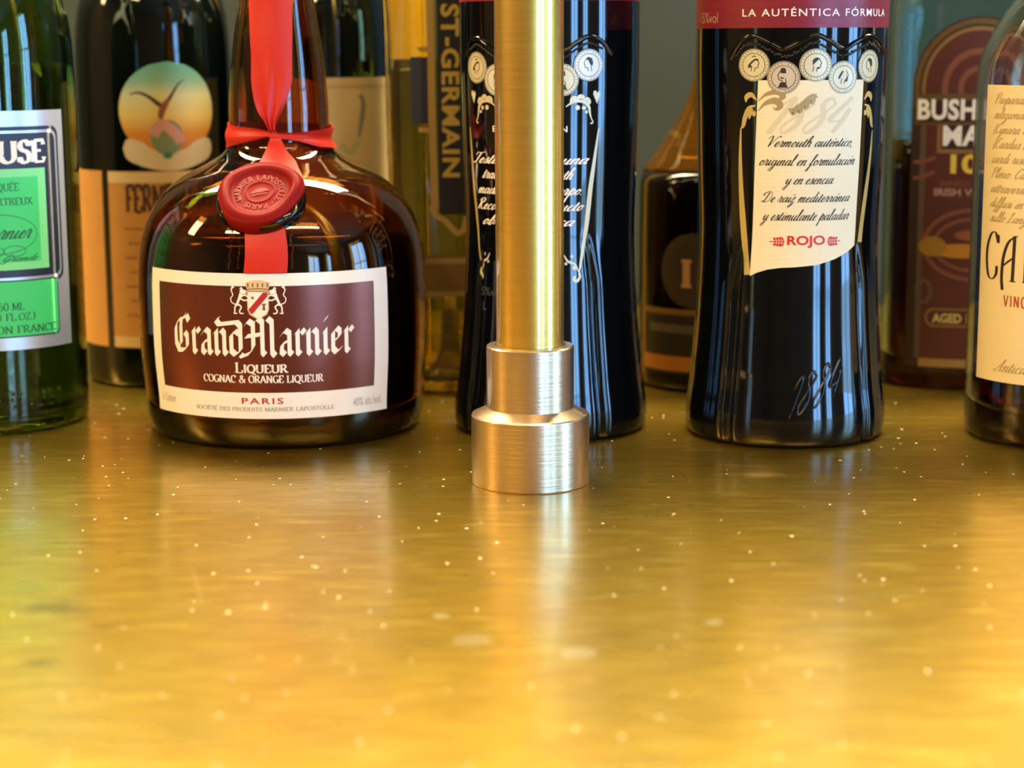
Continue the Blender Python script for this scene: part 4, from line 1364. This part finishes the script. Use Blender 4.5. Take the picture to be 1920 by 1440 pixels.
def amaro_bottle():
    t = thing('amaro_bottle', (-0.1761, 0.9601, 0), R_(-10.4),
              'dark green amaro bottle with tan label and round sunset eagle sticker, behind the green bottle', 'bottle')
    prof = [(0, .036), (.004, .0379), (.10, .0379), (.165, .0377), (.185, .035), (.205, .027), (.222, .0185), (.245, .0150), (.29, .0145)]
    S = Surf(prof)
    bottle_body('bottle_glass', S, frange(0, .17, 16) + frange(.175, .29, 26), black_glass('dark_green_glass', '070d08', .05), t, n=96)
    lathe('cap', [(.001, .2902), (.0155, .2902), (.0155, .32), (.001, .32)], mat('gold_cap', '8f7434', .35, metal=.8), t, 40)
    tan = mat('tan_label_paper', 'c48a45', .55, noise=.06, nscale=80)
    R = .038
    lab = rect_label('label', S, -38, 80, .0200, .1055, tan, t, nu=40)
    side = rect_label('label', S, -130, -44, .0200, .1055, tan, t, nu=40)
    side['label'] = 'tan side label wrapped to the left'
    D = Draw(S, R); X = D.X
    pale = mat('pale_tan_ink', 'd9bb84', .5)
    D.rect(X(-37.8), X(79.5), .1000, .1052, pale, 0); D.rect(X(-37.8), X(79.5), .0203, .0255, pale, 0)
    brown = mat('dark_brown_ink', '4a2c16', .55)
    D.quads(fit_strips(serif_text('FERNET-BRANCA', .26, .10)[0], X(-24), X(66), .0862, .0125), brown, .00006)
    for i in range(7):
        D.line([(X(-26 + 3 * (i % 2)), .078 - i * .007), (X(60), .078 - i * .007)], .0012, mat('faded_brown_ink', '9c6a35', .55), .00006, smooth=False)
    D.build('label_print', lab)
    # round sticker and banner
    grad = gradient_mat('sunset_print', [(0, 'cf7a1c'), (.18, 'd98a22'), (.38, 'e6c46a'), (.62, 'd5cf94'), (.78, '86b494'), (1, '5aa48a')], .1160, .1572)
    st = patch('sticker', S, lambda u, v: (9.5 + 36.0 * (2 * u - 1) * math.sqrt(max(0.0004, 1 - (2 * v - 1) ** 2)), .1345 + .0228 * (2 * v - 1)), 30, 30, grad, t)
    st['label'] = 'round sunset sticker with an eagle'
    D = Draw(S, R)
    paper = mat('banner_paper', 'd8c294', .5)
    D.poly([(X(9.5) + p[0], .1125 + p[1]) for p in catmull([(-.0225, .004), (-.020, .0085), (-.013, .0070), (-.008, .0035), (0, .0022), (.008, .0035), (.013, .0070), (.020, .0085), (.0225, .004), (.020, -.0015), (.010, -.0055), (0, -.0068), (-.010, -.0055), (-.020, -.0015), (-.0225, .004)], 4)[:-1]], paper, 0)
    D.disc(X(8), .1215, .0078, .0085, mat('globe_green', '7c8a62', .5), .00004)
    D.line([(X(-2), .1225), (X(3), .1275), (X(9), .1265), (X(15), .1225), (X(18), .1190)], .0052, mat('globe_pink', 'cf9683', .5), .00008)
    D.disc(X(8), .1130, .0022, .0016, mat('teal_ink', '3d7a66', .5), .00008)
    bird = mat('eagle_brown', '4c3320', .5)
    D.line([(X(-18), .1420), (X(-11), .1428), (X(-4), .1408), (X(3), .1372), (X(6.5), .1360)], lambda q, a, b: .0005 + .0022 * q, bird, .00004)
    D.line([(X(22), .1490), (X(17), .1465), (X(13), .1425), (X(9), .1385), (X(6.5), .1355)], lambda q, a, b: .0004 + .0020 * q, bird, .00004)
    D.line([(X(10), .1400), (X(6), .1358), (X(4), .1320), (X(4.5), .1285)], lambda q, a, b: .0032 * math.sin(PI * (q * .8 + .15)), mat('eagle_rust', '8a5024', .5), .00006)
    D.build('sticker_print', st)


amaro_bottle()


# ------------------------------------------------------------------ dark bottle behind the brown bottle's neck
def neck_bottle():
    t = thing('dark_wine_bottle', (-0.0919, 0.9732, 0), R_(-5.4),
              'dark bottle with plain beige label, seen just right of the brown bottle neck', 'bottle')
    S = Surf([(0, .032), (.004, .0336), (.10, .0337), (.162, .0334), (.185, .031), (.205, .023), (.225, .016), (.29, .0140)])
    bottle_body('bottle_glass', S, frange(0, .165, 14) + frange(.17, .29, 24), black_glass('dark_green_glass'), t, n=80)
    lathe('cap', [(.001, .2902), (.0148, .2902), (.0148, .318), (.001, .318)], cap_black, t, 40)
    lab = rect_label('label', S, -62, 63, .045, .1490, mat('beige_label_paper', 'b09a6c', .55, noise=.08, nscale=60), t, nu=36)
    D = Draw(S, .0337); X = D.X
    ink = mat('soft_grey_green_ink', '6c6b5a', .55)
    D.line([(X(26), .120), (X(29), .128), (X(31), .136), (X(29), .141)], lambda q, a, b: .0012 + .0014 * math.sin(PI * q), ink)
    D.line([(X(27), .140), (X(33), .137)], .0012, ink)
    D.rect(X(-55), X(56), .1440, .1452, mat('faded_tan_ink', '9b8456', .55))
    D.line([(X(10), .117), (X(18), .113), (X(25), .118)], .003, mat('faded_olive_ink', '98935f', .55))
    D.build('label_print', lab)


neck_bottle()


# ------------------------------------------------------------------ fluted pale liqueur bottle
def fluted_bottle():
    t = thing('fluted_liqueur_bottle', (-0.0302, 0.9294, 0), R_(-1.86),
              'fluted pale yellow liqueur bottle with vertical gold letters, left of the brass post', 'bottle')
    def cross(p):
        q = ((p + 22.5) % 45) - 22.5
        return lerp(1.0, math.cos(rad(22.5)) / math.cos(rad(q)), .8)
    S = Surf([(0, .0300), (.003, .0318), (.010, .0312), (.018, .0290), (.05, .0292), (.12, .0312), (.19, .0330), (.215, .030), (.235, .020), (.25, .0155), (.29, .0150)], cross=cross)
    g = mat('pale_yellow_glass', (.95, .93, .76), 0, trans=1.0, ior=1.46)
    bottle_body('bottle_glass', S, frange(0, .02, 10) + frange(.03, .20, 16) + frange(.205, .29, 20), g, t, n=128, wall=.003)
    liquid_body('liqueur', S, frange(0, .158, 14), mat('olive_yellow_liqueur', (.84, .76, .34), 0, trans=1.0, ior=1.35), t, .003)
    lathe('cap', [(.001, .2902), (.0160, .2902), (.0160, .33), (.001, .33)], mat('gold_cap'), t, 40)
    navy = mat('dark_navy_print', '1d1e26', .4)
    goldp = mat('gold_print', 'c7aa52', .4, metal=.4)
    gold2 = mat('dull_gold_print', 'a88e50', .45, metal=.3)
    lab = rect_label('label', S, -8.5, 15, .0860, .200, navy, t, nu=10, nv=40)
    lab['label'] = 'dark vertical strip label with gold letters'
    R = .0305
    D = Draw(S, R, .00030); X = D.X
    # letters turned to read downwards
    tr = sans_tris('ST-GERMAIN', .03, 1.08)
    xs = [p[0] for q in tr for p in q]; ys = [p[1] for q in tr for p in q]
    a, b, c, d = min(xs), max(xs), min(ys), max(ys)
    D.tris([[(lerp(X(-5.2), X(10.8), (p[1] - c) / (d - c)), lerp(.1830, .1035, (p[0] - a) / (b - a))) for p in q] for q in tr], goldp, .00004)
    D.build('label_print', lab)
    D = Draw(S, R, .00012)
    D.line([(X(-14), .20), (X(-14), .15), (X(-13.6), .12), (X(-12.5), .088)], .0034, gold2, smooth=False)
    D.line([(X(-15), .0905), (X(-11), .0855), (X(-3), .0830), (X(4), .0790), (X(9), .0772), (X(14), .0790), (X(16.5), .0850)], .0028, gold2)
    for z in (.1625, .1255):
        D.line([(X(-26), z), (X(-14), z)], .0022, gold2, smooth=False)
    D.rect(X(-34), X(-17), .1285, .1590, mat('navy_blue_print', '20253c', .4))
    D.build('gold_frame', t)
    low = rect_label('label', S, -22, 18, .0470, .0665, mat('bronze_band_print', '7c6236', .45, metal=.3), t, nu=16)
    low['label'] = 'small bronze band label'
    D = Draw(S, R, .00030)
    for z in (.0485, .0640):
        D.rect(X(-21.5), X(17.5), z - .0012, z + .0012, mat('bronze_rule', 'a08a58', .45, metal=.3))
    D.build('label_print', low)
    fl = lathe('gold_refraction', [(.001, .0075), (.0095, .0075), (.0085, .012), (.0050, .0165), (.0040, .022), (.0038, .035), (.0028, .044), (.001, .0446)], mat('gold_cap'), t, 24)  # added gold core imitates the gold refracted low in the glass
    fl['label'] = 'gold core standing in for refraction in the glass foot'


fluted_bottle()


# ------------------------------------------------------------------ yellow bottle further back
def yellow_bottle():
    t = thing('yellow_liqueur_bottle', (-0.0600, 1.05, 0.0), R_(-3.3),
              'bright yellow bottle shoulder behind the fluted liqueur bottle, near the top of the photo', 'bottle')
    S = Surf([(0, .020), (.004, .0215), (.10, .0205), (.16, .0175), (.20, .0165), (.26, .0135), (.34, .0125)])
    bottle_body('bottle_glass', S, frange(0, .34, 30), mat('yellow_glass', 'f0b400', .25, spec=.5, coat=.5), t, n=64)
    lathe('cap', [(.001, .3402), (.0140, .3402), (.0140, .36), (.001, .36)], cap_black, t, 32)


yellow_bottle()


# ------------------------------------------------------------------ dark bottle between the two vermouth bottles
def sloped_bottle():
    t = thing('dark_sloped_bottle', (0.0977, 0.9354, 0), R_(5.96),
              'dark brown bottle with sloping amber shoulder and gold edged label, between the two vermouth bottles', 'bottle')
    S = Surf([(0, .0335), (.004, .0352), (.05, .0354), (.098, .0350), (.104, .0338), (.112, .0280), (.138, .0125), (.150, .0090), (.19, .0085)])
    g = mat('amber_brown_glass', (.78, .54, .20), 0, trans=1.0, ior=1.46)
    zs = frange(0, .095, 14) + frange(.097, .19, 40)
    bottle_body('bottle_glass', S, frange(0, .1040, 20), black_glass('black_brown_glass', '0a0705', .05), t, n=96)
    nz = frange(.1041, .19, 44)
    v, f = ring_mesh([[S.pt(360 * j / 96, z) for j in range(96)] for z in nz])
    nk = mesh_obj('bottle_neck', v, f, mat('amber_neck_glass', '8a5a16', .06, spec=.5, trans=.75, ior=1.25), t)
    nk['label'] = 'amber sloping shoulder and neck'
    lathe('cap', [(.001, .1902), (.0105, .1902), (.0105, .212), (.001, .212)], cap_black, t, 32)
    lab = rect_label('label', S, -66, 40, .0085, .0400, mat('black_label_paper', '211a12', .5), t, nu=36)
    D = Draw(S, .0355); X = D.X
    br = mat('bronze_ink', '8a6a30', .45, metal=.3)
    D.rect(X(-66), X(40), .0372, .0400, br); D.rect(X(-66), X(-61), .0085, .0400, br, .00001, 3)
    D.rect(X(-62), X(40), .0100, .0172, mat('orange_tan_ink', 'b06c22', .5), .00002)
    D.rect(X(-54), X(34), .0285, .0325, mat('dim_grey_ink', '5a5040', .5), .00003)
    D.build('label_print', lab)
    med = patch('medallion', S, lambda u, v: (-14 + 27 * (2 * u - 1) * math.sqrt(max(.0004, 1 - (2 * v - 1) ** 2)), .0585 + .0180 * (2 * v - 1)), 24, 24, mat('dark_bronze_paper', '40301a', .5), t)
    D = Draw(S, .0355)
    D.quads(fit_strips(serif_text('I', .3, .12, .2)[0], X(-23), X(-15), .0505, .0135), mat('salmon_ink', 'd09a72', .5), 0)
    D.build('medallion_print', med)


sloped_bottle()


# ------------------------------------------------------------------ whiskey bottle with arched label
def whiskey_bottle():
    t = thing('whiskey_bottle', (0.2258, 0.9350, 0), R_(13.6),
              'broad clear whiskey bottle with arched maroon label and white block letters', 'bottle')
    A, B = .0440, .0310

    def cross(p):
        return 1.0 / ((abs(math.sin(rad(p))) / A) ** 3.4 + (abs(math.cos(rad(p))) / B) ** 3.4) ** (1 / 3.4)
    S = Surf([(0, .93), (.004, .99), (.02, 1.0), (.15, 1.0), (.182, .985), (.20, .86), (.215, .62), (.23, .44), (.245, .38), (.29, .37)], cross=cross)
    g = mat('pale_aqua_glass', (.84, .93, .90), 0, trans=1.0, ior=1.46)
    zs = frange(0, .02, 8) + frange(.04, .175, 10) + frange(.18, .29, 26)
    bottle_body('bottle_glass', S, zs, g, t, n=128, wall=.003, floor=.010)
    liquid_body('whiskey', S, frange(0, .1185, 14), mat('amber_whiskey', (.40, .10, .02), 0, trans=1.0, ior=1.35), t, .003, floor=.0102)
    lathe('cap', [(.001, .2902), (.0150, .2902), (.0150, .318), (.001, .318)], cap_black, t, 40)

    def front(x, y, l):
        q = max(0.0, 1 - (abs(x) / A) ** 3.4) ** (1 / 3.4)
        return (x, -B * q - .0004 - l, y)
    W = .0305
    D = Draw(S, 1, 0, fun=front)
    edge = mat('bronze_label_edge', '6e5532', .4, metal=.3)
    inner = mat('dark_brown_print', '2e1d14', .5)
    maroon = mat('dull_maroon_print', '54221a', .5)
    rose = mat('dusty_rose_print', '7c4838', .5)
    bronze = mat('bronze_print', '8f6c40', .45, metal=.3)

    def arch(w, z0, zs_, m, lift):
        a = frange(0, PI, 25)
        L = [(-w * math.cos(q), z0) for q in a]
        Rr = [(-w * math.cos(q), zs_ + w * 1.08 * math.sin(q)) for q in a]
        D.quads([(L, Rr)], m, lift)
    arch(W, .0105, .1435, inner, 0)
    o1 = D.build('label', t)
    o1['label'] = 'arched maroon label'
    D = Draw(S, 1, 0, fun=front)
    for w, m, l in ((.0296, edge, .00005), (.0272, inner, .0001), (.0262, bronze, .00012), (.0245, maroon, .00015), (.0170, rose, .0002), (.0142, maroon, .00022), (.0095, rose, .00024), (.0070, maroon, .00026)):
        arch(w, .1350, .1435, m, l)
    D.rect(-.0240, .0240, .0150, .1350, maroon, .00015)
    for x in (-.0262, .0236): D.rect(x, x + .0026, .0150, .1350, mat('grey_brown_print', '5c4a3e', .5), .00016, 3)
    D.rect(-.0290, .0290, .1262, .1405, edge, .0003); D.rect(-.0280, .0280, .1275, .1378, mat('deep_brown_print', '35150f', .5), .00035)
    D.tris(fit_tris(sans_tris('BUSHMILLS', .035, 1.05), -.0278, .0278, .1285, .0098), white_ink, .0004)
    D.rect(-.0185, .0185, .1130, .1262, bronze, .0003); D.rect(-.0165, .0165, .1150, .1262, mat('deep_brown_print'), .00035)
    D.tris(fit_tris(sans_tris('MALT', .035, 1.05), -.0158, .0158, .1165, .0095), white_ink, .0004)
    D.tris(fit_tris(sans_tris('10', .035), -.0119, .0012, .1035, .0092), mat('yellow_ink', 'e0c040', .5), .0004)
    D.tris(fit_tris(sans_tris('SINGLE MALT', .02), -.0165, .0165, .0975, .0028), rose, .0004)
    D.tris(fit_tris(sans_tris('IRISH WHISKEY', .03), -.0190, .0190, .0930, .0036), mat('pink_beige_ink', 'b08474', .5), .0004)
    D.line([(-.0290, .1085), (-.024, .1092), (-.019, .1110)], .0018, rose, .0003)
    D.line([(-.0290, .1010), (-.024, .1020), (-.019, .1045)], .0018, rose, .0003)
    D.ringd(0, .0700, .0240, .0175, .0020, rose, .0003); D.ringd(0, .0700, .0190, .0130, .0016, rose, .0003)
    D.disc(-.006, .0670, .013, .0034, mat('orange_gold_ink', 'b87a1c', .5), .00035)
    D.disc(-.019, .0690, .0065, .0048, mat('ochre_ink', '9a701c', .5), .00036)
    D.disc(.0, .0745, .0090, .0026, mat('rust_ink', '94502e', .5), .00035)
    D.ringd(-.0225, .0475, .0042, .0062, .0018, mat('grey_brown_print'), .0004)
    D.rrect(-.0215, .0215, .0305, .0395, .004, bronze, .0003); D.rrect(-.0205, .0205, .0315, .0385, .0035, maroon, .00033)
    D.tris(fit_tris(sans_tris('AGED 10 YEARS', .03), -.0180, .0180, .0325, .0046), mat('straw_ink', 'cdbb6a', .5), .0004)
    D.rect(-.0240, .0240, .0110, .0150, mat('tan_rule', 'a07a44', .5), .0003)
    D.build('label_print', o1)


whiskey_bottle()


# ------------------------------------------------------------------ amaro bottle cut by the right edge
def wine_amaro_bottle():
    t = thing('wine_amaro_bottle', (0.2345, 0.8022, 0), R_(16.3),
              'clear bottle of dark red amaro with cream script label, cut by the right photo edge', 'bottle')
    S = Surf([(0, .0385), (.004, .0410), (.02, .0414), (.100, .0413), (.148, .0410), (.158, .0398), (.170, .0345), (.185, .0250), (.200, .0180), (.22, .0150), (.30, .0145)])
    g = mat('clear_bottle_glass', (.94, .95, .92), 0, trans=1.0, ior=1.47)
    zs = frange(0, .02, 8) + frange(.04, .14, 8) + frange(.146, .30, 34)
    bottle_body('bottle_glass', S, zs, g, t, n=112, wall=.0028, floor=.009)
    liquid_body('amaro', S, frange(0, .108, 14), mat('dark_red_amaro', (.20, .035, .015), 0, trans=1.0, ior=1.35), t, .0028, floor=.0092)
    lathe('cap', [(.001, .3002), (.0152, .3002), (.0152, .326), (.001, .326)], cap_black, t, 40)
    paper = mat('warm_cream_paper', 'edd9a8', .5, noise=.02, nscale=200)
    lab = rect_label('label', S, -59, 62, .0268, .1475, paper, t, nu=50)
    D = Draw(S, .0414); X = D.X
    ink = mat('faded_script_ink', 'b09a72', .55)
    rows = ('Preparato con', 'selezionate di', '(Cynara Card', '(Cardus Ben', 'cardi risale a', 'Plinio. Cardi', 'attraverso la', 'diffusi in Pie', 'sulle Langhe')
    for i, s_ in enumerate(rows):
        st, w = script_text(s_, .2, .1)
        x0 = X(-51.3)
        D.quads(fit_strips(st, x0, x0 + w * .00265, .1400 - i * .00595, .0021), ink)
    bk = mat('brown_black_ink', '2a1c12', .5)
    w_ = lambda t_, dx, dy: .0004 + .0011 * abs(dy) ** 2
    def big(x0, pts, m_=bk, smooth=True): D.line([(X(x0) + p[0] * .001, .0684 + p[1] * .001) for p in pts], w_, m_, .00002, smooth)
    big(-53, [(7.2, 15.5), (5.5, 19.5), (3.0, 19), (.8, 14), (.5, 8), (1.8, 2), (4.2, .5), (6.4, 2.5), (6.8, 6)])
    big(-53, [(7.2, 15.5), (7.0, 18.8)], smooth=False)
    big(-40, [(.8, -3.5), (.2, 2), (.8, 10), (3.0, 16), (6.2, 18.6)])
    big(-40, [(6.0, 18.8), (5.8, 9), (5.6, .4)])
    big(-40, [(.8, 6.5), (3.5, 8.5), (5.8, 10)])
    big(-40, [(4.2, .4), (7.2, .3)], smooth=False); big(-40, [(5.2, 18.6), (7.4, 18.8)], smooth=False)
    big(-26, [(1.2, .4), (1.2, 18.6)], smooth=False); big(-26, [(1.2, 18.6), (4.6, 18), (5.8, 14), (4.4, 10.5), (1.2, 9.5)]); big(-26, [(2.4, 9.6), (4.6, 4), (7, .4)])
    big(-26, [(0, .4), (2.6, .4)], smooth=False)
    rd = mat('brick_red_ink', 'b04438', .5)
    D.quads(fit_strips(serif_text('VINO AMARO', .2, .11, .08, .25)[0], X(-37.8), X(3), .0584, .0044), rd, 0)
    D.build('label_print', lab)
    D = Draw(S, .0414)
    st, w = script_text('Antica', .2, .09)
    D.quads(fit_strips(st, X(-43), X(-43) + w * .0034, .0312, .0026), ink)
    D.build('signature_print', lab)


wine_amaro_bottle()
